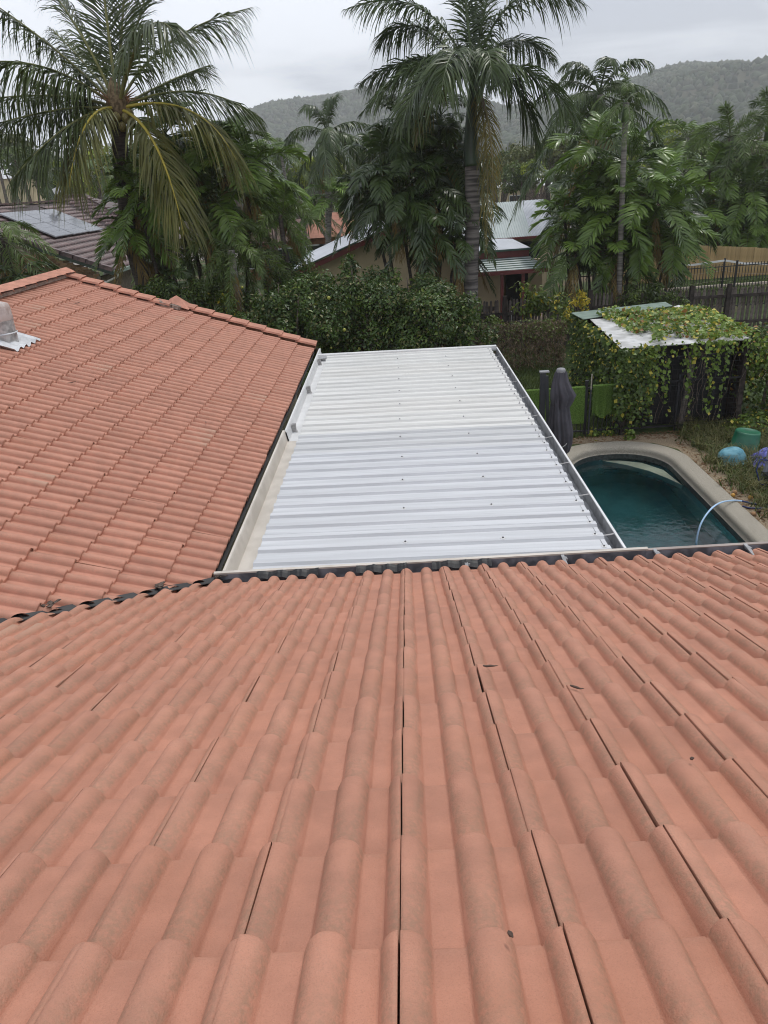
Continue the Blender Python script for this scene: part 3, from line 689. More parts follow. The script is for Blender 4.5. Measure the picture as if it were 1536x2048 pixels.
for lab, Y, X, pl, n in cit:
    shrub('citrus_tree', (X, Y, 0), blobs_from(pl, Y, 0), int(n*1.6), (.06, .13), .5, M_citrus, lab, 'tree', .06, 'citrus trees behind the patio', fruit=(M_lemon if 'bright' in lab else M_fruit, 9 if 'bright' in lab else 16, .038))

# ---- cantilever umbrella
UY = 11.3
um = thing('umbrella', aty(1132, 985, UY)*V(1, 1, 0), 'closed grey cantilever pool umbrella beside the patio gutter', 'umbrella')
M_fab = mat('grey_fabric', (.095, .09, .105), .85, .2, .15, 5, .2, 160); M_dkm = mat('charcoal_metal', (.045, .047, .055), .45, .4, .1, 4)
uc = aty(1122, 740, UY); ux = uc[0]; zt = uc[2]
def canopy(profile, folds, amp, skew):
    mb = MB(); n = 72; vs = []
    for r, z, ox in profile:
        for j in range(n):
            a = 2*math.pi*j/n; k = 1+amp*(r > .06)*(math.cos(folds*a+z*1.2)*.6+.4*math.cos(folds*2.3*a+3*z)); rr = r*k
            vs.append((ux+ox+rr*math.cos(a), UY+rr*math.sin(a)*.8, z))
    m_ = len(profile); mb.add(vs, [(i*n+j, i*n+(j+1) % n, (i+1)*n+(j+1) % n, (i+1)*n+j) for i in range(m_-1) for j in range(n)]); return mb
canopy([(.02, zt, 0), (.075, zt-.02, 0), (.10, zt-.20, .0), (.125, zt-.50, -.005), (.16, zt-.8, 0), (.19, zt-1.05, .015), (.17, zt-1.25, .03), (.11, zt-1.4, .06), (.05, zt-1.46, .075), (.02, zt-1.47, .08)], 7, .20, 0).build('canopy', M_fab, um, True)
canopy([(.085, zt-.03, 0), (.115, zt-.18, 0), (.155, zt-.32, .02), (.185, zt-.42, .05), (.165, zt-.52, .035), (.13, zt-.62, .02)], 5, .22, 0).build('vent_flap', M_fab, um, True)
MB().lathe([(.0, .03), (.06, .025), (.075, 0), (.07, -.04)], 18, 0, (ux, UY, zt), cap=False).build('finial', mat('finial_grey', (.25, .25, .26), .5), um, True)
pp_ = aty(1086, 745, UY); MB().box((pp_[0], UY, pp_[2]/2), (.085, .06, pp_[2])).build('post', M_dkm, um)
MB().box((pp_[0]+.02, UY, pp_[2]+.012), (.15, .085, .024)).build('post_cap', mat('cap_grey', (.30, .30, .31), .5), um)
MB().bar((pp_[0]+.06, UY, pp_[2]-.06), (pp_[0]+.11, UY, pp_[2]-1.1), .05, .04, 0, (0, 1, 0)).build('arm', M_dkm, um)
MB().bar((ux+.07, UY, zt-1.4), (ux+.14, UY, zt-2.1), .035, .035, 0, (0, 1, 0)).build('pole_tip', M_dkm, um)
MB().box((pp_[0]+.08, UY, .04), (.6, .6, .08)).build('base', M_dkm, um)
mb = MB(); a0 = V(ux+.02, UY-.13, zt-1.28); mb.tube([a0, a0+V(.07, -.01, .05), a0+V(.12, .02, .12)], .006, 6); mb.build('tie', M_gutwhite, um)

# ---- pool fence with artificial turf hung over it
FY = 14.06
pf = thing('pool_fence', (3.6, FY, 0), 'low black metal pool fence with thin bars in front of lawn', 'fence')
M_blk = mat('black_metal', (.018, .018, .021), .45, .45, .1, 4)
x0f, x1f = 1.6, 4.45
MB().bar((x0f, FY, 1.02), (x1f, FY, 1.02), .03, .03).build('top_rail', M_blk, pf); MB().bar((x0f, FY, .12), (x1f, FY, .12), .03, .03).build('bottom_rail', M_blk, pf)
bar_me = MB().box((0, 0, .56), (.016, .016, .98)).mesh('bar', M_blk, False, False)[0]
x = x0f
while x < x1f: link('bar', bar_me, Matrix.Translation((x, FY, 0)), pf); x += .088
for px in (1173, 1241): MB().box((aty(px, 780, FY)[0], FY+.005, .58), (.055, .055, 1.16)).box((aty(px, 780, FY)[0], FY, 1.17), (.065, .065, .02)).build('post', M_blk, pf)
def turf(xa, xb, za, zb, zt_, lab, ragged):
    mb = MB(); n = 24; prof = [(.035, zb+.35), (.03, zt_-.03), (.0, zt_), (-.03, zt_-.02), (-.035, (za+zt_)/2), (-.04, za)]
    vs = []
    for i in range(n+1):
        X = xa+(xb-xa)*i/n
        for yy, zz in prof: vs.append((X, FY+yy+.006*math.sin(i*.9), zz+(ragged*.06*math.sin(i*.35+1)+random.gauss(0, .004) if zz == za else 0)))
    m_ = len(prof); mb.add(vs, [(i*m_+j, (i+1)*m_+j, (i+1)*m_+j+1, i*m_+j+1) for i in range(n) for j in range(m_-1)])
    o = mb.build('turf_mat', M_turf); tag(o, lab, 'turf mat', 'artificial turf mats over the pool fence')
    # pile
    npile = 5000; X = rng.uniform(xa, xb, npile); Z = rng.uniform(za+.01, zt_, npile); vs = np.zeros((npile, 3, 3)); c = np.stack([X, np.full(npile, FY-.037), Z], 1)
    vs[:, 0] = c-V(.003, 0, 0); vs[:, 1] = c+V(.003, 0, 0); vs[:, 2] = c+np.stack([rng.normal(0, .006, npile), -rng.uniform(.006, .018, npile), rng.normal(-.004, .006, npile)], 1)
    me = npmesh('pile', vs.reshape(-1, 3), None, np.arange(npile*3).reshape(-1, 3), [M_turf]); q = link('pile', me, Matrix.Identity(4), o); q['kind'] = 'stuff'
turf(1.9, aty(1171, 800, FY)[0]-.02, .30, .3, 1.075, 'long green artificial turf mat hung behind the umbrella', 0)
turf(aty(1184, 800, FY)[0], aty(1230, 800, FY)[0], .44, .5, 1.085, 'shorter green turf mat hung right of the leaning pole', 1)
a_ = aty(1176, 868, FY-.12); b_ = aty(1184, 748, FY-.09)
mb = MB(); mb.tube([a_, a_+(b_-a_)*.75], .016, 8, 0); mb.tube([a_+(b_-a_)*.74, b_], .014, 8, 1); mb.build
tag(mb.build('pool_pole', [M_dkm, mat('pale_handle', (.34, .31, .25), .7)]), 'leaning pool pole with pale wooden tip between the turf mats', 'pole')

# ---- vine covered shed
SX0, SX1, SY0, SY1, SZ = 4.42, 6.85, 14.06, 18.0, 1.82
shed = thing('garden_shed', ((SX0+SX1)/2, 16, 0), 'low open sided shed smothered in vines behind the pool', 'shed')
M_dkw = mat('dark_weathered_wood', (.045, .037, .033), .9, .15, .4, 9, .3, 40); M_gwood = mat('grey_wood', (.16, .14, .125), .9, .15, .35, 8, .3, 40, scl=(6, 6, .6))
for (x, y) in ((SX0+.05, SY0), (SX1-.05, SY0), (SX0+.05, SY1), (SX1-.05, SY1), (SX0+.05, 16)): MB().box((x, y, .9), (.09, .09, 1.8)).build('post', M_dkw, shed)
gp = aty(1378, 780, SY0+.12); mb = MB(); mb.bar((gp[0]-.10, SY0+.12, 0), (gp[0]+.03, SY0+.12, 1.72), .10, .035, 0, (0, 1, 0)); mb.build('board', M_gwood, shed)
gp = aty(1379, 722, SY0+.05); MB().box(gp, (.13, .03, .05)).build('crossbar', mat('pale_crossbar', (.42, .40, .36), .8), shed)
for k in range(24):
    x = SX0+.08+k*(SX1-SX0-.1)/23; 
    MB().box((x, SY1-.03, .85), (.094, .02, 1.7)).build('back_board', M_dkw, shed)
for k in range(40):
    y = SY0+.1+k*(SY1-SY0-.15)/39; MB().box((SX1-.02, y, .85), (.02, .094, 1.7)).build('side_board', M_dkw, shed)
    if k > 3: MB().box((SX0+.06, y, .80), (.02, .094, 1.6)).build('side_board', M_dkw, shed)
mb = MB()
for k in range(22): x = SX0+.1+k*.108; mb.bar((x, SY0-.02, .1), (x, SY0-.02, 1.6), .006, .006, 0, (0, 1, 0))
for k in range(14): z = .1+k*.108; mb.bar((SX0, SY0-.02, z), (SX1, SY0-.02, z), .006, .006)
mb.build('mesh_panel', M_blk, shed)['kind'] = 'stuff'
MB().box(((SX0+SX1)/2+.25, SY0+.45, .85), (SX1-SX0-.7, .01, 1.7)).build('interior_shade_panel', M_blk, shed)  # black panel added behind the front to stand in for the shade inside
for z in (1.05, .12, 1.55): MB().bar((SX0, SY0-.005, z), (SX1, SY0-.005, z), .035, .03).build('rail', M_blk, shed)
for x in (5.55, 6.25): MB().box((x, SY0-.005, .6), (.035, .035, 1.2)).build('gate_post', M_blk, shed)
M_gsheet = mat('green_sheet', (.17, .235, .19), .5, .4, .12, 4, col2=(.22, .29, .24)); M_wsheet = mat('pale_sheet', (.50, .50, .48), .5, .4, .12, 3, col2=(.66, .66, .65))
def sheet(poly, z0, m, name):
    mb = MB(); n = len(poly); mb.add([(*p, z) for p, z in zip(poly, z0)]+[(*p, z-.012) for p, z in zip(poly, z0)], [tuple(range(n)), tuple(range(2*n-1, n-1, -1))]+[((i+1) % n, i, n+i, n+(i+1) % n) for i in range(n)]); return mb.build(name, m, shed)
gA, gB = atz(1142, 628, 1.84), atz(1330, 606, 1.84); gC, gD = atz(1345, 614, 1.84), atz(1166, 641, 1.84)
sheet([tuple(q[:2]) for q in (gD, gC, gB, gA)], [1.87]*4, M_gsheet, 'roof_sheet')
wA, wB = atz(1243, 695, 1.82), atz(1420, 682, 1.82); wC, wD = atz(1400, 630, 1.82), atz(1180, 640, 1.82)
sheet([tuple(q[:2]) for q in (wA, wB, (SX1, 15.2), (SX1, 17), tuple(wD[:2]))] if False else [tuple(wA[:2]), tuple(wB[:2]), tuple(wC[:2]), tuple(wD[:2])], [1.80, 1.80, 1.84, 1.84], M_wsheet, 'roof_sheet')
sheet([tuple(atz(1415, 683, 1.8)[:2]), (SX1+.05, 14.1), (SX1+.05, 18), tuple(atz(1345, 614, 1.84)[:2])], [1.79, 1.78, 1.83, 1.84], M_wsheet, 'roof_sheet')
# the vine
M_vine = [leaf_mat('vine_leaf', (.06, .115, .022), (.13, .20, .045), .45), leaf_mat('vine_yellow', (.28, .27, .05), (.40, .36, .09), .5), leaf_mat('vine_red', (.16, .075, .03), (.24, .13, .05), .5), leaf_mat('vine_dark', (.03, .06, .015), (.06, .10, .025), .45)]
vine = thing('vine', (SX0, SY0, 0), 'heart leafed green and yellowing vine sprawling over shed roof and sides', 'vine')
n = 3600; X = rng.uniform(SX0+.3, SX1+.15, n); Y = rng.uniform(SY0-.05, SY1-.7, n)
c0 = np.array([proj((x, y, 1.86)) for x, y in zip(X, Y)])
hgt = .06+.16*np.clip(np.sin(X*2.1+1)*np.sin(Y*1.7)+.4, 0, 1)
def inpoly(px, py, poly):
    r = np.zeros(len(px), bool); j = len(poly)-1
    for i in range(len(poly)):
        xi, yi = poly[i]; xj, yj = poly[j]; c = ((yi > py) != (yj > py)) & (px < (xj-xi)*(py-yi)/(yj-yi+1e-9)+xi); r ^= c; j = i
    return r
bare = inpoly(c0[:, 0], c0[:, 1], [(1240, 702), (1425, 690), (1390, 674), (1335, 670), (1322, 690), (1302, 686), (1306, 664), (1262, 668), (1250, 655), (1215, 640), (1180, 636), (1200, 648), (1240, 662)])
keep = (~bare & ((c0[:, 1] > 614) | (c0[:, 0] > 1330))) | (rng.random(n) < .05)
P = np.stack([X, Y, 1.86+hgt*rng.uniform(.1, 1, n)], 1)[keep]; leaves('roof_leaves', P, np.tile(V(0, -.3, 1), (len(P), 1)), (.05, .12), .85, M_vine[:3]+[M_vine[1]], .2, vine)
# left side curtain, front streamers, right hand mass
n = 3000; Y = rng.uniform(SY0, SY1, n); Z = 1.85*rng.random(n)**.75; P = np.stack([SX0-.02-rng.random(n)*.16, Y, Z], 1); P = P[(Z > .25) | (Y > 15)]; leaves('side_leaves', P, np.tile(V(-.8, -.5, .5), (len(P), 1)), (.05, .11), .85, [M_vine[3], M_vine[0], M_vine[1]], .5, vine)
pts = []
for k in range(70):
    x = SX0+(SX1-SX0+.5)*random.random()**(1.0); ln = random.choice([.2, .3, .5, .9, 1.3])*random.uniform(.6, 1.2) if x > 5.0 else random.uniform(.8, 1.75)
    z = 1.82; xx = x
    while z > 1.82-ln and z > .05:
        pts.append((xx, SY0-.07+random.gauss(0, .03), z)); z -= random.uniform(.03, .10); xx += random.gauss(0, .02)
pts = np.array(pts); leaves('hanging_leaves', pts, np.tile(V(0, -1, .35), (len(pts), 1)), (.05, .11), .85, [M_vine[0], M_vine[1], M_vine[3]], .7, vine)
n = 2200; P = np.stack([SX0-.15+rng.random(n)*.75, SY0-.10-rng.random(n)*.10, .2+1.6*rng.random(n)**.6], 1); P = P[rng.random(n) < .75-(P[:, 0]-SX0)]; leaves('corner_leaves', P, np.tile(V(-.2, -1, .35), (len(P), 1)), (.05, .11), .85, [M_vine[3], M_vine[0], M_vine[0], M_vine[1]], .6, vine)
mb = MB()
for k in range(26):
    x = random.uniform(SX0, SX1); z = 1.8; p = [(x, SY0-.05, z)]
    while z > .4: z -= .2; x += random.gauss(0, .05); p.append((x, SY0-.05+random.gauss(0, .02), z))
    mb.tube(p, .005, 4)
mb.build('vine_stem', M_bark, vine)['kind'] = 'stuff'
P, d = blob_points(5200, [((7.5, 14.4, .9), (.75, .6, .85)), ((7.3, 14.9, 1.35), (.6, .7, .5)), ((8.3, 14.2, .6), (.8, .6, .6)), ((7.9, 15.4, 1.1), (.8, .8, .7))]); P[:, 2] = np.maximum(P[:, 2], .05)
t = thing('vine_thicket', (7.6, 14.6, 0), 'tangled yellow green vine thicket at the right of the shed', 'bush'); leaves('crown', P, d, (.05, .11), .8, [M_vine[3], M_vine[0], M_vine[1], M_vine[2]], .5, t); MB().tube([(7.5, 14.5, 0), (7.6, 14.6, .8), (7.5, 14.5, 1.4)], [.04, .03, .01], 6).build('stem', M_bark, t)
t = thing('low_weed_patch', (7.4, 13.7, 0), 'low leafy creeper on the ground in front of the vine thicket', 'plant'); P, d = blob_points(2200, [((7.2, 13.7, .05), (.8, .45, .32)), ((8.0, 13.3, .05), (.6, .5, .35))]); P[:, 2] = np.abs(P[:, 2])+.03; leaves('leaves', P, d+V(0, 0, .6), (.04, .10), .7, [M_vine[0], M_vine[3], M_vine[1]], .2, t)
for k, (px, py) in enumerate([(1185, 872), (1258, 878), (1215, 870), (1392, 868)]):
    p = atz(px, py, 0); P, d = blob_points(70, [((p[0], p[1], .06), (.10, .10, .12))]); P[:, 2] = np.abs(P[:, 2])+.01
    o = leaves('seedling', P, d+V(0, 0, .6), (.05, .09), .8, [M_vine[0], M_vine[1]], .2); tag(o, ['small seedling below the leaning pool pole', 'leafy seedling at the left front post of the shed', 'pale seedling under the short turf mat', 'seedling at the middle of the shed front'][k], 'seedling', 'seedlings along the fence foot')

# ---- things lying beside the pool
tb = thing('garden_tub', (6.42, 12.78, 0), 'upturned dark green plastic tub in the grass beside the pool', 'tub')
M_gtub = mat('green_plastic', (.012, .115, .06), .38, .5, .15, 6)
tc_ = V(6.40, 12.78, 0); Tl = Matrix.Translation(tc_) @ Matrix.Rotation(R_(6), 4, 'Y')
def lathe_at(prof, n, m, mats, name, parent, mw, smooth=True):
    me, _ = MB().lathe(prof, n, 0, cap=False).mesh(name, mats, smooth, False); return link(name, me, mw, parent)
lathe_at([(.285, 0), (.275, .02), (.255, .02), (.225, .34), (.215, .365), (.195, .37), (.18, .362), (.0, .36)], 32, 0, M_gtub, 'tub_body', tb, Tl)
lathe_at([(.29, .0), (.30, .01), (.295, .035), (.27, .035)], 32, 0, M_gtub, 'rim', tb, Tl)
bd = thing('blue_cover', (5.93, 12.22, 0), 'faded blue dome shaped lid half hidden in the grass', 'lid')
me, _ = MB().lathe([(.24, 0), (.235, .08), (.20, .18), (.15, .235), (.08, .255), (0, .26)], 28, 0, cap=False).mesh('lid_shell', mat('faded_blue', (.10, .30, .38), .6, .3, .2, 8, col2=(.17, .38, .45)), True, False)
link('lid_shell', me, Matrix.Translation((5.93, 12.22, .0)) @ Matrix.Rotation(R_(-12), 4, 'Y') @ Matrix.Diagonal((1.1, .9, 1, 1)), bd)
lathe_at([(.262, .0), (.268, .012), (.255, .03), (.24, .03)], 28, 0, mat('lid_rim', (.12, .32, .40), .6), 'lid_rim', bd, Matrix.Translation((5.93, 12.22, 0)) @ Matrix.Diagonal((1.08, .9, 1, 1)))
# crumpled tarpaulin
mb = MB(); g = 13; vs = []
for i in range(g):
    for j in range(g):
        a, b = i/(g-1), j/(g-1); z = .05+.34*math.exp(-((a-.85)**2*4+(b-.6)**2*5))+.05*math.sin(9*a+4*b)*math.sin(7*b)+random.gauss(0, .01)
        vs.append((6.12+a*.75+.1*b, 11.75+b*.62-.05*a, max(.02, z)))
mb.add(vs, [(i*g+j, i*g+j+1, (i+1)*g+j+1, (i+1)*g+j) for i in range(g-1) for j in range(g-1)])
tag(mb.build('tarpaulin', mat('purple_tarp', (.11, .115, .42), .5, .4, .2, 7), None, False), 'crumpled violet blue tarpaulin next to the green tub', 'tarpaulin')
mc = thing('pool_cleaner', (6.25, 11.3, 0), 'grey pool cleaner caddy with upright frame at the right edge', 'pool cleaner')
M_gp = mat('grey_plastic', (.22, .235, .27), .5, .4, .12, 6); M_dp = mat('dark_plastic', (.03, .032, .036), .5, .4)
mb = MB(); mb.bar((6.06, 11.25, .02), (6.18, 11.25, .62), .13, .05, 0, (0, 1, 0)); mb.build('frame', M_gp, mc); MB().bar((6.40, 11.3, .02), (6.42, 11.3, .62), .10, .05, 0, (0, 1, 0)).build('frame', M_gp, mc)
MB().box((6.13, 11.22, .50), (.17, .10, .18)).box((6.13, 11.165, .51), (.12, .02, .12)).build('control_box', mat('pale_plastic', (.34, .36, .36), .5), mc)
mb = MB(); mb.tube([(6.05, 11.2, .60), (6.07, 11.2, .76), (6.14, 11.2, .82), (6.34, 11.2, .82), (6.40, 11.25, .74), (6.42, 11.3, .6)], .022, 8); mb.build('handle', M_dp, mc, True)
MB().box((6.2, 11.15, .10), (.36, .30, .16)).build('body', M_dp, mc)
for s_ in (-1, 1): MB().tube([(6.0+.2*(s_ > 0)*1.9, 11.0, .06), (6.04+.2*(s_ > 0)*1.9, 11.0, .06)], .06, 14).build('wheel', M_dp, mc)
mb = MB(); mb.tube([(6.05, 11.15, .42), (5.86, 11.1, .48), (5.80, 11.05, .30), (5.86, 10.98, .08), (6.1, 10.9, .04), (6.4, 10.95, .03)], .011, 7); mb.build('cable', mat('navy_cable', (.02, .035, .14), .45), mc, True)
# hose: arc out of the water and coils on the coping
M_hose = mat('pale_blue_hose', (.42, .60, .80), .4, .5, .05, 5); M_hose2 = mat('navy_hose', (.025, .04, .13), .45, .45)
hz = [atz(1392, 1092, -.2), atz(1400, 1060, 0)*1, ]
def hp(px, py, z): return atz(px, py, z)
mb = MB()
h1 = [hp(1392, 1100, -.3), hp(1394, 1075, -.10), hp(1403, 1045, .10), hp(1422, 1018, .20), hp(1442, 1005, .17), hp(1465, 1001, .07), hp(1484, 1002, .055)]
h2 = [h1[-1], hp(1505, 1007, .02), hp(1530, 1010, .02), hp(1545, 1006, .02), hp(1528, 1016, .02), hp(1500, 1016, .02), hp(1485, 1012, .05)]
def spl(P, n=5):
    P = np.array(P); out_ = []
    for i in range(len(P)-1):
        p0 = P[max(i-1, 0)]; p1 = P[i]; p2 = P[i+1]; p3 = P[min(i+2, len(P)-1)]
        for k in range(n):
            t = k/n; out_.append(.5*((2*p1)+(-p0+p2)*t+(2*p0-5*p1+4*p2-p3)*t*t+(-p0+3*p1-3*p2+p3)*t**3))
    out_.append(P[-1]); return out_
mb.tube(spl(h1), .014, 8, 0); mb.tube(spl(h2), .015, 8, 1); tag(mb.build('pool_hose', [M_hose, M_hose2], None, True), 'pale blue pool hose arching out of the water onto the coping', 'hose')
M_or = mat('orange_fruit', (.55, .25, .03), .5, .4, .2, 10, col2=(.62, .36, .08)); M_br = mat('rotten_fruit', (.06, .03, .02), .7, .3, .3, 20); M_tn = mat('tan_fruit', (.40, .23, .12), .7, .3, .2, 14)
fr_me = {k: MB().lathe([(0, -.9), (.55, -.8), (.9, -.35), (1, .05), (.85, .5), (.5, .82), (.1, .88), (0, .84)], 14, 0, cap=False).mesh('fallen_fruit', k, True, False)[0] for k in (M_or, M_br, M_tn)}
for (px, py, k, lab) in ((1470, 985, M_tn, 'tan rotting fruit on the gravel above the hose'), (1466, 991, M_or, 'pale orange fruit touching the coping above the hose'), (1501, 995, M_or, 'bright orange fruit near the weedy grass'), (1461, 968, M_br, 'lone black rotten fruit by the grass edge'),
                         (1517, 1023, M_br, 'dark rotten fruit below the hose coil'), (1507, 1028, M_tn, 'tan fruit next to the dark one below the hose'), (1519, 1003, M_tn, 'brown fruit between the hose loops'), (1508, 992, M_br, 'dark wrinkled fruit behind the bright orange one')):
    p = atz(px, py, .03); tag(link('fallen_fruit', fr_me[k], Matrix.Translation((p[0], p[1], .036)) @ Matrix.Rotation(random.random()*3, 4, 'X') @ Matrix.Scale(.036, 4)), lab, 'fruit', 'fruit fallen beside the pool')
p = atz(1196, 886, .01); o = leaves('fallen_leaf', np.array([[p[0], p[1], .05]]), np.array([[0, -.3, 1.]]), (.09, .1), .9, M_vine[1]); tag(o, 'single yellow leaf lying on the far pool coping', 'leaf')

# ---- rear wire fence buried in dead vine
RY = 20.1
rf = thing('wire_fence', (2.8, RY, 0), 'wire fence matted with dry brown vine behind the lawn', 'fence')
for px in (978, 1051, 1113): MB().tube([(aty(px, 700, RY)[0], RY, 0), (aty(px, 700, RY)[0], RY, 1.35)], .025, 8).build('post', M_dkw, rf)
mb = MB()
for z in (.1, .5, .9, 1.25): mb.bar((-4, RY, z), (4.6, RY, z), .008, .008)
mb.build('wire', M_dkm, rf)['kind'] = 'stuff'
M_dead = [mat('dead_vine', (.17, .125, .08), .9, .1, .3, 8, col2=(.32, .24, .16), trans=.15), leaf_mat('half_dead', (.07, .075, .025), (.12, .11, .04)), leaf_mat('live_creeper', (.05, .085, .02), (.09, .12, .03))]
dv = thing('dead_vine', (3, RY, 0), 'mat of dry brown creeper hanging on the wire fence', 'vine'); n = 7000
P = np.stack([rng.uniform(1.6, 4.6, n), RY-.05-rng.random(n)*.3, 1.32*rng.random(n)**.85], 1); leaves('stems', P, np.tile(V(0, -1, .3), (n, 1)), (.04, .12), .3, M_dead, .8, dv)
n = 600; P = np.stack([rng.uniform(1.6, 4.6, n), RY-.15-rng.random(n)*.3, .9+.5*rng.random(n)], 1); leaves('leaves', P, np.tile(V(0, -.7, .7), (n, 1)), (.05, .10), .6, M_dead[2], .4, dv)

# ---- picket fences
M_picket = mat('grey_picket', (.085, .068, .060), .95, .12, .4, 7, .4, 60, col2=(.17, .145, .13), rand=.35, lo=.3, hi=.7)
M_rail = mat('rail_wood', (.05, .042, .038), .95, .1, .3, 6)
def picket_mesh(wd, hh, th=.018):
    mb = MB(); prof = [(-wd/2, 0), (wd/2, 0), (wd/2, hh-.06), (wd*.3, hh-.015), (0, hh), (-wd*.3, hh-.015), (-wd/2, hh-.06)]
    mb.sweep(prof, (0, -th/2, 0), (0, th/2, 0), (1, 0, 0), (0, 0, 1), 0, True, True); return mb.mesh('picket', M_picket, False, False)[0]
def picket_fence(xa, xb, Y, hh, lab, pitch, wd, zoff=0, skew=0, postx=(), front=False):
    f = thing('picket_fence', ((xa+xb)/2, Y, 0), lab, 'fence', 'picket fences'); me = picket_mesh(wd, hh); x = xa
    while x < xb:
        link('picket', me, Matrix.Translation((x, Y+skew*(x-xa), zoff+random.gauss(0, .012))) @ Matrix.Rotation(R_(random.gauss(0, .8)), 4, 'Y'), f); x += pitch
    for z in (.35, hh-.42 if hh > 1.4 else hh-.25): MB().bar((xa, Y-.045, z+zoff), (xb, Y+skew*(xb-xa)-.045, z+zoff), .05, .085).build('rail', M_rail, f)
    for px in postx: MB().box((px, Y-.09+skew*(px-xa), hh/2+.06), (.12, .10, hh+.12)).build('post', M_rail, f)
    return f
picket_fence(-4, 6.6, 22.6, 1.52, 'dark picket fence in front of the cream house patio', .115, .07, postx=(3.3, 5.9))
picket_fence(6.9, 14.5, 22.9, 1.40, 'weathered grey picket fence with light gaps right of the shed', .135, .088, postx=(9.05, 10.15, 12.6, 14.4), skew=-.06)
pw_ = aty(1378, 620, 20.5)

# ================================================================== PALMS
def frond_arrays(rach, n, leaflen, wid, sweep=(62, 22), lift=.25, droop=.5, start=.16, plume=0, lenprof=None, broad=0, rw=.03, jit=.12):
    """rach: (k,3) rachis polyline. returns verts, quads, tris, mat ids (0 leaflet, 1 rachis)"""
    rach = np.asarray(rach, float); K = len(rach); s = np.linspace(0, 1, K)
    t = np.linspace(start, .995, n); t = np.clip(t+rng.normal(0, .25/n, n), start, 1)
    B = np.stack([np.interp(t, s, rach[:, k]) for k in range(3)], 1)
    Tn = np.gradient(rach, axis=0); Tn /= np.linalg.norm(Tn, axis=1)[:, None]+1e-9
    T = np.stack([np.interp(t, s, Tn[:, k]) for k in range(3)], 1); T /= np.linalg.norm(T, axis=1)[:, None]
    d0 = rach[-1]-rach[0]; hz = V(d0[0], d0[1], 0); hz = hz/(np.linalg.norm(hz)+1e-9)
    side0 = np.cross(hz, V(0, 0, 1))
    S = np.tile(side0, (n, 1)); S = S-(S*T).sum(1)[:, None]*T; S /= np.linalg.norm(S, axis=1)[:, None]
    Nn = np.cross(S, T); 
    u = (t-start)/(1-start)
    lp = (.45+.55*np.sin(np.pi*np.clip(.12+.62*u, 0, 1))**.8)*np.clip((1.03-u)/.28, .28, 1)
    ang = np.radians(sweep[0]+(sweep[1]-sweep[0])*u)
    VS = []; 
    for sd in (-1, 1):
        a = ang+rng.normal(0, jit, n); L_ = leaflen*lp*rng.uniform(.85, 1.08, n)
        Sd = S*sd; Nl = Nn
        if plume:
            ph = rng.uniform(-1, 1, n)*plume; Sd = S*sd*np.cos(ph)[:, None]+Nn*np.sin(ph)[:, None]
        D = Sd*np.sin(a)[:, None]+T*np.cos(a)[:, None]+Nl*(lift+rng.normal(0, jit*.8, n))[:, None]; D /= np.linalg.norm(D, axis=1)[:, None]
        Wd = T-(T*D).sum(1)[:, None]*D; Wd = Wd+rng.normal(0, .25, (n, 3)); Wd = Wd-(Wd*D).sum(1)[:, None]*D; Wd /= np.linalg.norm(Wd, axis=1)[:, None]
        ws = wid*rng.uniform(.8, 1.15, n)*np.clip((1.1-u)/.4, .5, 1)
        vs = np.zeros((n, 7, 3)); G = V(0, 0, -1); dr = droop*rng.uniform(.75, 1.25, n)
        sp = (0, .36, .74, 1.0); wf = (.45, 1.0, .95 if broad else .7, 0)
        for q in range(4):
            c = B+D*(L_*sp[q])[:, None]+G*(dr*L_*sp[q]**2)[:, None]-D*(dr*L_*.28*sp[q]**2)[:, None]
            if q < 3:
                vs[:, 2*q] = c-Wd*(ws*wf[q]/2)[:, None]; vs[:, 2*q+1] = c+Wd*(ws*wf[q]/2)[:, None]
            else:
                vs[:, 6] = c
                if broad: vs[:, 6] = c
        VS.append(vs)
    vs = np.concatenate(VS).reshape(-1, 3); m = 2*n; i = np.arange(m)[:, None]*7
    q = np.concatenate([i+np.array([[0, 1, 3, 2]]), i+np.array([[2, 3, 5, 4]])]); tr = i+np.array([[4, 5, 6]])
    # rachis tube, 5 sided
    k5 = 5; rr = rw*np.linspace(1, .12, K)**.9; rr[0] *= 1.3; Tx = Tn; X = np.tile(side0, (K, 1)); X = X-(X*Tx).sum(1)[:, None]*Tx; X /= np.linalg.norm(X, axis=1)[:, None]; Y = np.cross(Tx, X)
    av = 2*np.pi*np.arange(k5)/k5; ring = rach[:, None, :]+rr[:, None, None]*(X[:, None, :]*np.cos(av)[None, :, None]+Y[:, None, :]*np.sin(av)[None, :, None]*.7)
    o = len(vs); vs = np.concatenate([vs, ring.reshape(-1, 3)])
    rq = np.array([(o+a*k5+b, o+a*k5+(b+1) % k5, o+(a+1)*k5+(b+1) % k5, o+(a+1)*k5+b) for a in range(K-1) for b in range(k5)])
    mq = np.concatenate([np.zeros(len(q), int), np.ones(len(rq), int)]); q = np.concatenate([q, rq])
    return vs, q, tr, mq
def bez(p0, p1, p2, k=14):
    t = np.linspace(0, 1, k)[:, None]; return (1-t)**2*np.array(p0)+2*t*(1-t)*np.array(p1)+t*t*np.array(p2)
def put_frond(rach, parent, mats, name='frond', **k):
    vs, q, tr, mq = frond_arrays(rach, **k); org = np.array(rach[0]); me = npmesh(name, vs-org, q, tr, mats, mq); return link(name, me, Matrix.Translation(org), parent)
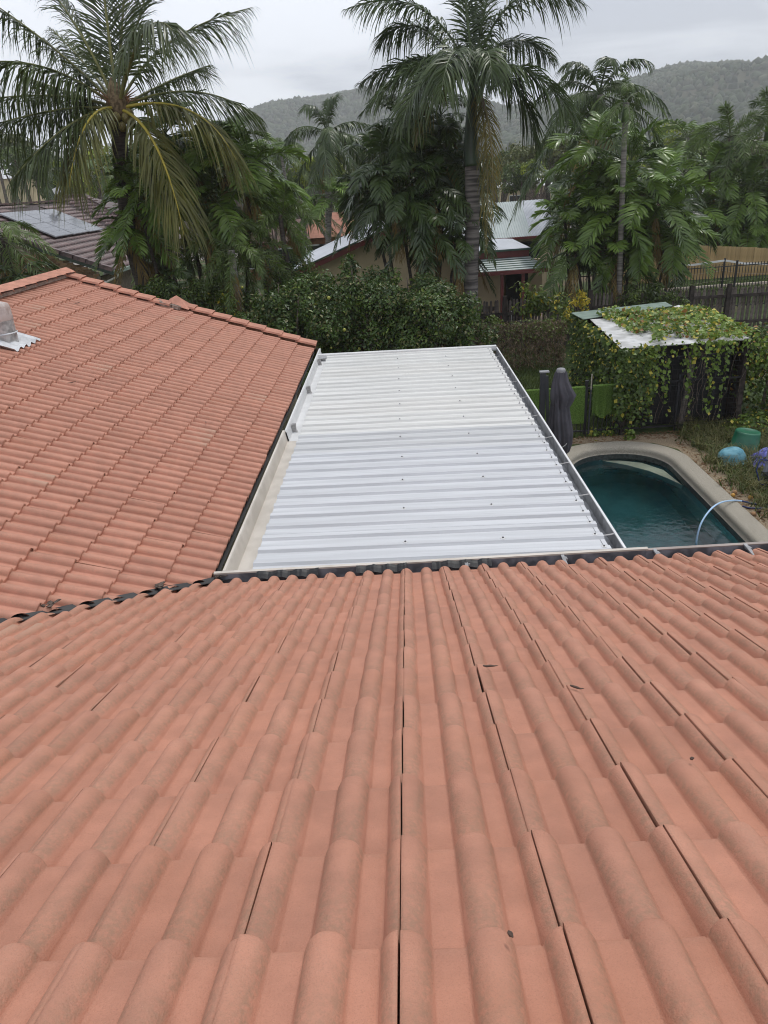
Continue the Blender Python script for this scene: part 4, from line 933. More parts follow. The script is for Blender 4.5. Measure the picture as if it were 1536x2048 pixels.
# frond libraries at the origin, azimuth along +X: list of (elevation class) meshes
def frond_lib(name, L_, els, mats, nvar=2, bend=1.0, **k):
    lib = []
    for el in els:
        for v in range(nvar):
            e = R_(el+rng.normal(0, 4)); ll = L_*rng.uniform(.9, 1.05); p1 = V(math.cos(e), rng.normal(0, .05), math.sin(e))*ll*.55
            fall = bend*ll*(.42+.25*math.cos(e)); p2 = V(math.cos(e)*ll*.95 if el < 60 else math.cos(e)*ll*1.15, rng.normal(0, .08)*ll, math.sin(e)*ll*1.0-fall)
            vs, q, tr, mq = frond_arrays(bez((0, 0, 0), p1, p2), **k); lib.append((el, npmesh(name, vs, q, tr, mats, mq)))
    return lib
M_trunk = mat('palm_trunk', (.18, .165, .15), .9, .2, .3, 2.5, .3, 25, col2=(.27, .25, .225), scl=(.5, .5, 6)); M_trunkdk = mat('dark_palm_trunk', (.075, .063, .055), .9, .2, .3, 6, .5, 30, scl=(1, 1, 6))
M_shaft = mat('crownshaft', (.07, .12, .035), .45, .5, .25, 4, scl=(1, 1, .4)); M_shaftdk = mat('crownshaft_dark', (.03, .055, .025), .45, .5, .25, 4, scl=(1, 1, .4))
def trunk(parent, pts, r0, r1, m, rings=True, n=10):
    P = np.array(spl(pts, 10)); k = len(P); rr = np.linspace(r0, r1, k)
    if rings: rr = rr*(1+.035*np.sin(np.arange(k)*2.4))
    return MB().tube(P, rr, n, 0).build('trunk', m, parent, True)
def crown(parent, top, lib, nf, scale=1.0, elr=(75, -35), seed=0, az0=0):
    r = random.Random(seed); top = V(*top)
    for k in range(nf):
        el = elr[0]+(elr[1]-elr[0])*((k+.5)/nf)**.9+r.gauss(0, 5); c = sorted(lib, key=lambda a: abs(a[0]-el))[:2]; me = r.choice(c)[1]
        az = az0+k*2.39996+r.gauss(0, .18)
        link('frond', me, Matrix.Translation(top+V(r.gauss(0, .03), r.gauss(0, .03), -.006*k)) @ Matrix.Rotation(az, 4, 'Z') @ Matrix.Rotation(r.gauss(0, .12), 4, 'X') @ Matrix.Scale(scale*r.uniform(.88, 1.08), 4), parent)

# ---- coconut palm (left), every frond placed
M_coco = [leaf_mat('coconut_leaflet', (.030, .050, .020), (.060, .085, .030), .36, .5, .22, 1.2, .15), mat('coconut_rachis', (.16, .16, .05), .5, .4, .2, 3)]
M_cocoy = [leaf_mat('coconut_old_leaflet', (.065, .075, .026), (.11, .115, .04), .4, .5, .25, 1.2, .1), mat('coconut_old_rachis', (.36, .29, .04), .5, .4, .15, 3)]
KY = 18.5
kc = aty(236, 216, KY)
coco = thing('coconut_palm', aty(296, 600, KY)*V(1, 1, 0), 'tall coconut palm with huge drooping fronds and nuts, left of frame', 'palm tree')
b0 = aty(292, 590, KY); trunk(coco, [V(b0[0]+.05, KY, 0), V(b0[0], KY, b0[2]), aty(268, 500, KY), aty(248, 380, KY), aty(238, 270, KY), kc], .20, .17, M_trunkdk)
def cf(c1, tip, d1, d2, old=0, L_=1.05, dr=.75, n=96, st=.18, lf=.12, w_=.038):
    L_ *= 1.25; p1 = aty(*c1, KY+d1); p2 = aty(*tip, KY+d2); put_frond(bez(kc+V(0, 0, -.02), p1, p2, 18), coco, M_cocoy if old else M_coco, n=n, leaflen=L_, wid=w_, sweep=(58, 20), lift=lf, droop=dr, start=st, rw=.055)
cf((215, 60), (190, -170), .3, .9, 0, 1.0, .25); cf((240, 40), (262, -120), .5, 1.4, 0, 1.0, .3); cf((160, 40), (70, -60), -.2, .6, 0, .95, .6)
cf((120, 90), (-70, -30), .2, .2, 0, 1.0, .8); cf((90, 95), (-60, 130), -.4, -.9, 0, 1.15, .95); cf((110, 165), (-120, 215), .6, 1.2, 0, 1.0, .95)
cf((100, 200), (-110, 285), -.2, -.4, 0, 1.0, .95); cf((140, 215), (20, 365), -.9, -1.8, 0, 1.0, .8); cf((160, 195), (138, 375), -1.0, -1.7, 1, .95, .75)
cf((320, 235), (368, 470), -.9, -1.5, 1, 1.0, .7); cf((400, 170), (472, 320), -.3, -.5, 1, 1.0, .85); cf((390, 140), (520, 235), .5, .8, 0, 1.0, .8)
cf((285, -10), (345, 60), -1.2, -2.0, 0, 1.1, .8); cf((300, 60), (505, 15), .3, .6, 0, 1.0, .75); cf((262, 70), (310, -60), .9, 1.5, 0, .9, .5)
cf((180, 130), (100, 55), 1.0, 2.0, 0, .9, .6); cf((330, 160), (420, 130), 1.2, 2.2, 0, .9, .7); cf((150, 190), (40, 150), 1.2, 2.4, 0, .9, .8)
M_nut = mat('coconut', (.17, .12, .04), .55, .4, .3, 6, col2=(.22, .20, .06))
nm = MB().lathe([(0, -1), (.5, -.85), (.9, -.3), (.92, .2), (.6, .75), (.15, 1), (0, 1)], 12, 0, cap=False).mesh('coconut', M_nut, True, False)[0]
for k in range(11):
    a = k*2.4; q = kc+V(math.cos(a)*.24, math.sin(a)*.24-.05, -.15-.03*k+random.gauss(0, .05)); link('coconut', nm, Matrix.Translation(q) @ Matrix.Scale(random.uniform(.09, .13), 4), coco)
M_spa = mat('dry_spathe', (.22, .13, .07), .8, .2, .3, 9)
for k in range(16):
    a = k*2.1; e = random.uniform(.2, .8); d = V(math.cos(a)*math.cos(e), math.sin(a)*math.cos(e), math.sin(e)); MB().tube([kc+V(0, 0, -.1), kc+d*.3+V(0, 0, .05), kc+d*random.uniform(.45, .75)], [.03, .018, .004], 5).build('flower_stalk', M_spa, coco)
MB().lathe([(.17, -.25), (.22, -.05), (.24, .1), (.16, .35), (.05, .6)], 14, 0, kc).build('leaf_base', mat('fibre', (.15, .11, .065), .9, .1, .4, 14), coco, True)

# ---- royal palm (centre)
M_roy = [leaf_mat('royal_leaflet', (.024, .046, .020), (.055, .085, .032), .36, .5, .2, 1.4, .15), mat('royal_rachis', (.07, .10, .035), .5, .4, .2, 3)]
M_royy = [leaf_mat('royal_old_leaflet', (.085, .085, .032), (.16, .135, .05), .5, .4, .25, 1.4, .1), mat('royal_old_rachis', (.18, .15, .06), .5, .4, .2, 3)]
RYY = 21.6
rc_ = aty(946, 168, RYY)
roy = thing('royal_palm', aty(942, 690, RYY)*V(1, 1, 0), 'tall thick trunked palm with plumed crown in the centre', 'palm tree')
rb = aty(942, 690, RYY); trunk(roy, [V(rb[0], RYY, 0), V(rb[0], RYY, rb[2]), aty(942, 560, RYY), aty(945, 440, RYY), aty(944, 330, RYY)], .215, .20, mat('royal_trunk', (.10, .09, .085), .9, .2, .3, 2.5, .3, 25, col2=(.20, .18, .165), scl=(.5, .5, 6)), n=14)
MB().tube(spl([aty(944, 332, RYY), aty(942, 280, RYY), aty(944, 220, RYY), aty(947, 160, RYY)], 6), list(np.linspace(.22, .11, 19)), 14).build('crownshaft', M_shaftdk, roy, True)
def rf_(c1, tip, d1, d2, old=0, L_=.72, dr=.65, n=130, pl=.6, w_=.040):
    L_ *= 1.4; p1 = aty(*c1, RYY+d1); p2 = aty(*tip, RYY+d2); put_frond(bez(rc_, p1, p2, 18), roy, M_royy if old else M_roy, n=n, leaflen=L_, wid=w_, sweep=(66, 26), lift=.15, droop=dr, start=.14, rw=.05, plume=pl)
rf_((870, -60), (690, 20), .4, .9); rf_((880, 40), (720, 230), -.3, -.5); rf_((850, 70), (715, 170), .6, 1.0); rf_((860, 60), (800, 260), -1.0, -1.8, 0, .8)
rf_((905, 20), (880, 200), -1.4, -2.6, 0, .85); rf_((930, -60), (905, -150), .2, .8, 0, .7, .3); rf_((970, -50), (1030, -140), .4, .6, 0, .7, .3)
rf_((1000, -90), (1170, 10), .2, .4, 0, .8); rf_((1040, 60), (1160, 250), -.3, -.6, 0, .8); rf_((1030, 90), (1075, 290), .2, .3, 0, .7); rf_((1000, 20), (1110, 120), 1.0, 1.8)
rf_((980, 30), (985, 180), -1.3, -2.0, 0, .6); rf_((900, 90), (800, 130), 1.2, 2.2, 0, .7); rf_((830, -20), (760, 90), 1.0, 1.6, 0, .75); rf_((950, -40), (960, -60), 1.6, 2.5, 0, .7)
rf_((880, 70), (830, 290), -.8, -1.4, 1, .5, .7, 70, .6, .03); rf_((990, 215), (985, 400), -.6, -.9, 1, .42, .7, 60, .5, .026); rf_((985, 240), (972, 500), -.5, -.7, 1, .40, .75, 70, .5, .024)
MB().tube([aty(952, 178, RYY-.3), aty(962, 190, RYY-.35), aty(975, 245, RYY-.4)], [.05, .05, .02], 6).build('dead_sheath', mat('dead_sheath', (.12, .09, .07), .8, .2, .3, 8), roy)

# ---- other palms -----------------------------------------------------------
M_mac = [leaf_mat('broad_leaflet', (.020, .042, .018), (.050, .082, .030), .30, .55, .18, 1.0, .22), mat('mac_rachis', (.045, .075, .025), .5, .4, .2, 3)]
M_macl = [leaf_mat('light_leaflet', (.045, .095, .024), (.11, .18, .045), .32, .55, .25, 1.0, .22), mat('macl_rachis', (.09, .12, .04), .5, .4, .2, 3)]
M_fox = [leaf_mat('foxtail_leaflet', (.038, .07, .024), (.08, .125, .04), .4, .5, .22, 1.2, .15), mat('fox_rachis', (.07, .09, .03), .5, .4, .2, 3)]
M_dry = [leaf_mat('dry_leaflet', (.12, .09, .05), (.20, .15, .08), .7, .2, .2, 1.2, .2), mat('dry_rachis', (.15, .11, .06), .7, .2, .2, 3)]
EL = (80, 60, 40, 20, 0, -20, -45)
lib_mac = frond_lib('frond', 1.75, EL, M_mac, 2, 1.0, n=36, leaflen=.54, wid=.056, sweep=(70, 35), lift=.2, droop=.42, start=.2, broad=1, rw=.025)
lib_macl = frond_lib('frond', 2.0, EL, M_macl, 2, .9, n=38, leaflen=.62, wid=.058, sweep=(68, 34), lift=.35, droop=.30, start=.18, broad=1, rw=.028)
lib_fox = frond_lib('frond', 2.4, EL, M_fox, 2, 1.25, n=90, leaflen=.42, wid=.032, sweep=(60, 35), lift=.1, droop=.22, start=.1, plume=1.5, rw=.035)
lib_king = frond_lib('frond', 2.6, EL, M_roy, 2, 1.1, n=64, leaflen=.62, wid=.042, sweep=(66, 28), lift=.1, droop=.7, start=.12, rw=.035)
lib_thin = frond_lib('frond', 2.0, EL, M_fox, 2, 1.2, n=46, leaflen=.42, wid=.030, sweep=(62, 30), lift=.25, droop=.5, start=.12, rw=.022)
lib_dry = frond_lib('frond', 1.7, (-45, -70), M_dry, 2, .6, n=34, leaflen=.45, wid=.03, sweep=(40, 20), lift=.0, droop=.6, start=.15, rw=.02)
# big dark clump behind the royal palm
def clump(name, label, Y, heads, lib, nf, sc, stem_r=.05, m=None, cat='palm clump', dry=0, spread=.5, elr=(78, -40)):
    bx_ = np.mean([aty(a, b, Y)[0] for a, b, *_ in heads]); t = thing(name, (bx_, Y, 0), label, cat)
    for k, hd in enumerate(heads):
        px, py = hd[:2]; dy = hd[2] if len(hd) > 2 else 0; s_ = hd[3] if len(hd) > 3 else 1.0
        top = aty(px, py, Y+dy); base = V(bx_+(top[0]-bx_)*spread+random.gauss(0, .1), Y+dy*spread, 0)
        P = spl([base, base*.6+top*.4+V(random.gauss(0, .08), 0, 0), top], 8); MB().tube(P, list(np.linspace(stem_r*1.2, stem_r*.8, len(P))), 8).build('stem', m or M_trunkdk, t, True)
        crown(t, top, lib, nf, sc*s_, elr, k*31+int(px), random.random()*6)
        for q in range(dry): link('dry_frond', random.choice(lib_dry)[1], Matrix.Translation(top-V(0, 0, .15)) @ Matrix.Rotation(random.random()*6.28, 4, 'Z') @ Matrix.Scale(sc*random.uniform(.7, 1), 4), t)
    return t
clump('palm_clump', 'dense dark leafed palm clump in front of the cream house gable', 22.6,
      [(760, 330, 0), (830, 290, .5), (895, 300, .3), (735, 385, .2, .8), (795, 385, -.6, .9), (860, 375, -.5), (930, 390, .3, .9), (850, 445, -.8, .9), (915, 460, -.3, .8), (880, 230, .8, .9), (800, 240, 1.0, .9)], lib_mac, 15, .98, .05, dry=2)
clump('palm_clump', 'bushy palm clump right of the coconut palm', 19.6,
      [(390, 330, 0), (450, 300, .3), (500, 340, .2), (350, 370, .3, .9), (330, 270, .8), (430, 400, -.4, .9), (300, 430, .3, .8), (270, 330, .8, .7), (275, 395, -1.6, .75), (255, 450, -1.5, .6), (300, 350, -1.4, .6)], lib_macl, 13, .88, .05, dry=3)
clump('palm_clump', 'low fluffy dark palms below the bushy clump, beside the citrus hedge', 19.0, [(560, 430, .3, .9), (450, 480, 0, .8), (520, 490, -.2, .8), (390, 500, .4, .7), (310, 500, .3, .6)], lib_fox, 11, .66, .07, dry=2, spread=.9)
clump('palm_clump', 'broad leaved bright green palm clump left of the timber fence', 24.6,
      [(1185, 300, .4, 1.0), (1260, 330, 0, .95), (1310, 400, -.4, 1.05), (1230, 410, -.3, .95), (1180, 420, 0, .95), (1150, 500, -.3, .8), (1290, 470, -.4, .95), (1230, 500, -.6, .8), (1340, 460, 0, .9), (1130, 440, .5, .8)], lib_macl, 12, 1.0, .05, dry=2, spread=.6, elr=(90, -28))
clump('palm_clump', 'dark palm clump behind the bright green clump', 26.5, [(1170, 380, 0), (1240, 360, .5), (1300, 350, .3), (1210, 450, .2), (1270, 440, 0), (1350, 420, .6)], lib_mac, 11, 1.05, .05, dry=1, spread=.7)
clump('palm_clump', 'leafy palm clump at the right edge above the timber fence', 36.5, [(1500, 380, 0), (1450, 400, .6), (1540, 420, 0), (1420, 340, 1.0), (1390, 420, .4), (1500, 450, -.4, .8), (1560, 330, .3)], lib_macl, 13, 1.25, .06, dry=1, spread=.8)
def palm(label, Y, base, top, lib, nf, sc, r0, r1, m, shaft=None, seed=1, elr=(78, -30), mid=None, name='palm_tree', dry=0):
    tp = aty(*top, Y); bs = aty(*base, Y); bs = V(bs[0], Y, 0); t = thing(name, bs, label, 'palm tree')
    pts = [bs]+([aty(*mid, Y)] if mid else [])+[tp]
    if len(pts) == 2: pts = [bs, bs*.5+tp*.5+V(.02, 0, 0), tp]
    trunk(t, pts, r0, r1, m)
    if shaft: MB().tube([tp-V(0, 0, shaft), tp-V(0, 0, shaft*.5), tp+V(0, 0, .1)], [r1*1.3, r1*1.35, r1*.5], 10).build('crownshaft', M_shaft, t, True)
    crown(t, tp+V(0, 0, .05), lib, nf, sc, elr, seed, seed*.7)
    for q in range(dry): link('dry_frond', random.choice(lib_dry)[1], Matrix.Translation(tp-V(0, 0, .3)) @ Matrix.Rotation(random.random()*6.28, 4, 'Z') @ Matrix.Scale(sc*1.2, 4), t)
    return t
palm('slender pale trunked palm rising behind the shed roof', 23.4, (1238, 640), (1252, 205), lib_thin, 11, .72, .085, .075, M_trunk, .5, 3, mid=(1243, 430))
palm('grey green feather palm against the hill, right of centre', 33, (1208, 560), (1198, 190), lib_king, 16, 1.5, .17, .15, M_trunk, 1.0, 5, elr=(80, -45), dry=3)
palm('feather palm standing against the hill left of the centre palm', 40, (655, 560), (655, 268), lib_king, 17, 1.35, .17, .15, M_trunk, 1.2, 8, elr=(82, -50), dry=1)
palm('foxtail palm with bushy plumes above the timber fence', 37, (1440, 520), (1462, 275), lib_fox, 11, 1.2, .14, .12, M_trunkdk, .9, 11, elr=(80, -30))
palm('foxtail palm half cut off at the right edge', 38.5, (1550, 520), (1540, 240), lib_fox, 11, 1.2, .14, .12, M_trunkdk, .9, 14, elr=(85, -30))
palm('short stocky palm in front of the far brick wall', 38, (640, 520), (662, 395), lib_macl, 14, .95, .12, .1, M_trunk, None, 17)
palm('small shaggy palm beside the stocky palm', 42, (700, 500), (620, 420), lib_thin, 14, 1.15, .10, .09, M_trunk, None, 19)
palm('arching young coconut palm near the far street', 52, (1100, 430), (1095, 352), lib_king, 9, 1.05, .16, .14, M_trunkdk, None, 21, elr=(70, 5))
palm('round headed palm low on the left behind the brick house', 44, (180, 450), (205, 340), lib_thin, 15, 1.5, .12, .1, M_trunk, None, 23)
palm('palm peeping over the brick house roof', 50, (120, 430), (90, 340), lib_king, 14, 1.0, .14, .12, M_trunk, None, 25)
palm('distant palm tuft left of the feather palm', 60, (590, 420), (560, 300), lib_thin, 14, 1.6, .12, .1, M_trunk, None, 27)
palm('distant palm right of the bright green clump', 55, (1370, 420), (1375, 275), lib_macl, 12, 1.5, .14, .12, M_trunk, None, 29)
palm('dark low palm at the left edge in front of the brick wall', 15.6, (10, 640), (5, 475), lib_thin, 15, .8, .1, .09, M_trunkdk, None, 31, elr=(60, -50), dry=2)
palm('bushy dark palm in the left corner below the solar panels', 15.2, (70, 640), (40, 555), lib_mac, 13, .62, .08, .07, M_trunkdk, None, 33, elr=(60, -40))
palm('small leafy palm between coconut trunk and citrus hedge', 17.6, (345, 620), (335, 560), lib_mac, 11, .55, .06, .06, M_trunkdk, None, 35, elr=(50, -50))
palm('ragged stemmed palm at the left of the citrus hedge', 17.8, (468, 640), (462, 500), lib_fox, 10, .62, .10, .09, M_trunk, None, 37, elr=(60, -60), dry=2)

# ---- shrubs round the fences
M_shr = [leaf_mat('shrub_leaf', (.055, .095, .022), (.11, .16, .04), .42), leaf_mat('shrub_yellow', (.33, .28, .03), (.50, .42, .07), .45), leaf_mat('shrub_dark', (.028, .05, .014), (.05, .08, .02), .42)]
def sb(px, py, Y, r, dy=0): return (aty(px, py, Y+dy), (r, r*.9, r))
shrub('leafy_shrub', (*aty(1075, 640, 21.6)[:2], 0), [sb(1065, 590, 21.6, .5), (aty(1095, 600, 21.7), (.5, .5, .45)), sb(1110, 620, 21.5, .45), sb(1050, 610, 21.6, .35)], 900, (.10, .22), .4, [M_shr[0], M_shr[2], M_shr[1]], 'loose leafy shrub in front of the patio with pale flower', 'shrub', .03)
shrub('croton', (*aty(1157, 640, 20.6)[:2], 0), [sb(1157, 600, 20.6, .22), sb(1150, 622, 20.6, .28), sb(1160, 590, 20.6, .14)], 420, (.07, .15), .4, [M_shr[1], M_shr[0]], 'bright yellow croton bush at the back corner of the shed', 'shrub', .02)
shrub('dark_bush', (*aty(1330, 610, 21.8)[:2], 0), [sb(1320, 590, 22, .4), sb(1290, 600, 22, .4), sb(1350, 600, 21.9, .35), sb(1260, 598, 22.2, .4)], 1800, (.07, .17), .4, [M_shr[2], M_shr[0]], 'dark bushes along the picket fence behind the shed', 'shrub', .03)
shrub('leafy_shrub', (*aty(1120, 640, 21)[:2], 0), [sb(1120, 650, 20.9, .35), sb(1090, 655, 20.7, .3)], 900, (.05, .12), .5, [M_shr[0], M_shr[2]], 'green creeper shrub at the left rear of the shed', 'shrub', .02)
shrub('leafy_shrub', (*aty(970, 650, 20.4)[:2], 0), [sb(970, 655, 20.3, .28), sb(985, 640, 20.3, .2)], 350, (.07, .14), .5, [M_shr[0], M_shr[2]], 'small citrus sapling beside the thick palm trunk', 'shrub', .02)
shrub('yellow_green_shrub', (*aty(440, 640, 17.4)[:2], 0), [sb(430, 605, 17.4, .35), sb(455, 612, 17.4, .3), sb(405, 612, 17.6, .3)], 1400, (.05, .11), .5, [M_shr[0], M_shr[1], M_shr[2]], 'yellow green shrub peeking over the barge caps', 'shrub', .02)
shrub('dark_bush', (*aty(345, 640, 16.6)[:2], 0), [sb(330, 600, 16.8, .5), sb(390, 610, 16.9, .45), sb(290, 590, 17.2, .4), sb(420, 570, 17.8, .4)], 2600, (.06, .13), .45, [M_shr[2], M_shr[0]], 'dark undergrowth behind the tiled gable', 'shrub', .03)

# ================================================================== NEIGHBOURS
M_cream = mat('cream_render', (.52, .42, .27), .85, .2, .05, 2); M_redtrim = mat('red_trim', (.15, .035, .032), .5, .4, .1, 4); M_grn = mat('green_trim', (.05, .10, .075), .5, .4, .1, 4)
M_iron = mat('green_grey_iron', (.36, .41, .39), .4, .5, .08, 1.5); M_ironw = mat('pale_iron', (.50, .52, .55), .35, .5, .08, 1.5); M_glass = mat('dark_glass', (.02, .022, .025), .08, .6)
M_paving = mat('patio_paving', (.30, .24, .19), .85, .2, .15, 3)
ch = thing('cream_house', (2.5, 30, 0), 'cream rendered neighbour house with pale corrugated roofs and red trim', 'house')
def corr(p00, p10, p11, p01, n, amp, m, name, parent):
    """corrugated sheet: ribs run p0*->p1*, spread from *0 to *1"""
    p00, p10, p11, p01 = map(np.array, (p00, p10, p11, p01)); nn_ = np.cross(p10-p00, p01-p00); nn_ = nn_/np.linalg.norm(nn_); nn_ = nn_*np.sign(nn_[2]); mb = MB(); vs = []
    for i in range(n*4+1):
        t = i/(n*4); z = amp*(math.sin(i*math.pi/2)); vs += [p00+(p01-p00)*t+nn_*z, p10+(p11-p10)*t+nn_*z]
    mb.add(vs, [(2*i, 2*i+1, 2*i+3, 2*i+2) for i in range(n*4)]); return mb.build(name, m, parent, True)
GY = 26.0
ge = aty(578, 546, GY); ga = aty(800, 441, GY); hw = ga[0]-ge[0]; zt_e, zt_a = ge[2], ga[2]; gr_ = ga[0]+hw; BK = 34.5
corr((ge[0], GY, zt_e), (ga[0], GY, zt_a), (ga[0], BK, zt_a), (ge[0], BK, zt_e), 48, .012, M_ironw, 'roof', ch)
corr((gr_, GY, zt_e), (ga[0], GY, zt_a), (ga[0], BK, zt_a), (gr_, BK, zt_e), 48, .012, M_ironw, 'roof', ch)
mb = MB(); mb.add([(ge[0]+.5, GY+.35, 0), (gr_-.5, GY+.35, 0), (gr_-.5, GY+.35, zt_e+.0), (ga[0], GY+.35, zt_a-.14), (ge[0]+.5, GY+.35, zt_e+.0)], [(0, 1, 2, 3, 4)]); mb.build('gable_wall', M_cream, ch)
MB().box((ge[0]+.5, (GY+BK)/2+.2, zt_e/2), (.2, BK-GY-.5, zt_e)).build('wall', M_cream, ch)
for (x0, x1) in ((ge[0], ga[0]), (gr_, ga[0])):
    MB().bar((x0, GY-.01, zt_e-.03), (x1, GY-.01, zt_a-.03), .03, .07, 0, (0, 1, 0)).build('barge_capping', M_grn, ch); 
    mb = MB(); mb.add([(x0, GY, zt_e-.07), (x1, GY, zt_a-.07), (x1, GY, zt_a-.24), (x0, GY, zt_e-.24)], [(0, 1, 2, 3)]); mb.build('barge_board', M_redtrim, ch)
MB().bar((ge[0]-.05, GY, zt_e-.03), (ge[0]-.05, BK, zt_e-.03), .1, .1).build('gutter', M_grn, ch)
# dark solar panel near the gable ridge
# right wing
WY = 32.8
we0, we1 = aty(985, 479, WY), aty(1116, 468, WY); ze_ = we1[2]; pt = math.tan(R_(23)); nrm_ = V(0, -math.sin(R_(23)), math.cos(R_(23)))
wr1 = onplane(1089, 398, (0, WY, ze_), nrm_); wl = we0[0]-2.5
def rp(X, t): return (X, WY+(wr1[1]-WY)*t, ze_+(wr1[2]-ze_)*t)
xm = aty(1052, 440, WY+1.5)[0]
corr(rp(wl, 0), rp(wl, 1), rp(xm, 1), rp(xm, 0), 40, .018, M_iron, 'roof', ch)
corr(rp(xm, 0), rp(xm, 1), rp(we1[0], 1), rp(we1[0], 0), 18, .018, M_ironw, 'roof', ch)
corr((wl, 2*wr1[1]-WY, ze_), rp(wl, 1), rp(we1[0], 1), (we1[0], 2*wr1[1]-WY, ze_), 50, .018, M_iron, 'roof', ch)
MB().bar((wl, WY-.03, ze_-.05), (we1[0], WY-.03, ze_-.05), .1, .09).build('gutter', M_redtrim, ch)
mb = MB(); X1 = we1[0]-.35; mb.add([(X1, WY+.4, 0), (X1, 2*wr1[1]-WY-.4, 0), (X1, 2*wr1[1]-WY-.4, ze_), (X1, wr1[1], wr1[2]-.1), (X1, WY+.4, ze_)], [(0, 1, 2, 3, 4)]); mb.build('end_wall', M_cream, ch)
MB().box(((wl+X1)/2, WY+.5, ze_/2-.02), (X1-wl-.02, .2, ze_-.04)).build('wall', M_cream, ch)
wx0, wx1 = aty(1047, 500, WY)[0], aty(1073, 500, WY)[0]
wn = MB().box(((wx0+wx1)/2, WY+.38, 1.65), (wx1-wx0+.5, .05, 1.2)).build('window', mat('bronze_frame', (.05, .045, .04), .5), ch)
for k in range(2): MB().box(((wx0+wx1)/2-.25*(wx1-wx0+.44)+k*.5*(wx1-wx0+.44), WY+.345, 1.65), ((wx1-wx0+.5)*.46, .02, 1.1)).build('pane', M_glass, wn)
# patio: two tier roof
PYa = 24.4
pe0, pe1 = aty(930, 543, PYa), aty(1096, 540, PYa); zpe = (pe1[2]+pe0[2])/2; nP2 = V(0, -math.sin(R_(16)), math.cos(R_(16)))
pt0, pt1 = onplane(930, 516, (0, PYa, zpe), nP2), onplane(1058, 512, (0, PYa, zpe), nP2)
corr((pe0[0], PYa, zpe), (pt0[0], pt1[1], pt1[2]), (pt1[0], pt1[1], pt1[2]), (pe1[0], PYa, zpe), 1, .0, M_grn, 'patio_roof_base', ch)
for k in range(6):
    t0, t1 = (k+.08)/6, (k+.62)/6; q = lambda X, t: (X, PYa+(pt1[1]-PYa)*t, zpe+(pt1[2]-zpe)*t+.012)
    xr0 = pe1[0]+(pt1[0]-pe1[0])*t0; xr1 = pe1[0]+(pt1[0]-pe1[0])*t1
    MB().add([q(pe0[0], t0), q(xr0, t0), q(xr1, t1), q(pe0[0], t1)], [(0, 1, 2, 3)]).build('roof_slat', mat('pale_green_slat', (.50, .56, .53), .45), ch)
mb = MB(); mb.add([(pe1[0], PYa, zpe), (pe1[0]+.05, PYa+5.5, zpe), (pt1[0], PYa+5.5, pt1[2]), (pt1[0], pt1[1], pt1[2])], [(0, 1, 2, 3)]); mb.build('patio_roof_hip', M_iron, ch)
MB().bar((pe0[0], PYa-.02, zpe-.06), (pe1[0], PYa-.02, zpe-.06), .06, .12).build('patio_fascia', M_redtrim, ch)
za_, zb_ = pt1[2], pt1[2]+.26
MB().box((pt1[0]-1.3, pt1[1]+.05, (za_+zb_)/2), (2.6, .1, zb_-za_)).build('clerestory', M_redtrim, ch)
ap = aty(1008, 477, pt1[1]+1.2); MB().add([(pt1[0]-2.6, pt1[1]-.05, zb_), (pt1[0]+.06, pt1[1]-.05, zb_), (pt1[0]+.06, pt1[1]+4, zb_), (ap[0], ap[1], ap[2]), (pt1[0]-2.6, ap[1], ap[2])], [(0, 1, 3, 4), (1, 2, 3)]).build('upper_roof', M_ironw, ch)
MB().bar((pt1[0]-2.6, pt1[1]-.06, zb_-.02), (pt1[0]+.06, pt1[1]-.06, zb_-.02), .06, .06).build('upper_gutter', M_grn, ch)
for px in (1004, 1046): X = aty(px, 560, PYa+.2)[0]; MB().box((X, PYa+.2, zpe/2), (.10, .10, zpe)).build('patio_post', M_redtrim, ch)
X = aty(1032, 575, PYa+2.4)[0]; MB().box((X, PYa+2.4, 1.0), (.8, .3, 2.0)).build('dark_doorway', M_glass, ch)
MB().box((3.2, PYa+1.8, .06), (4.6, 4.2, .12)).build('patio_floor', M_paving, ch)
MB().box((3.0, PYa+4.2, 1.0), (5.2, .15, 2.0)).build('patio_wall', M_cream, ch)
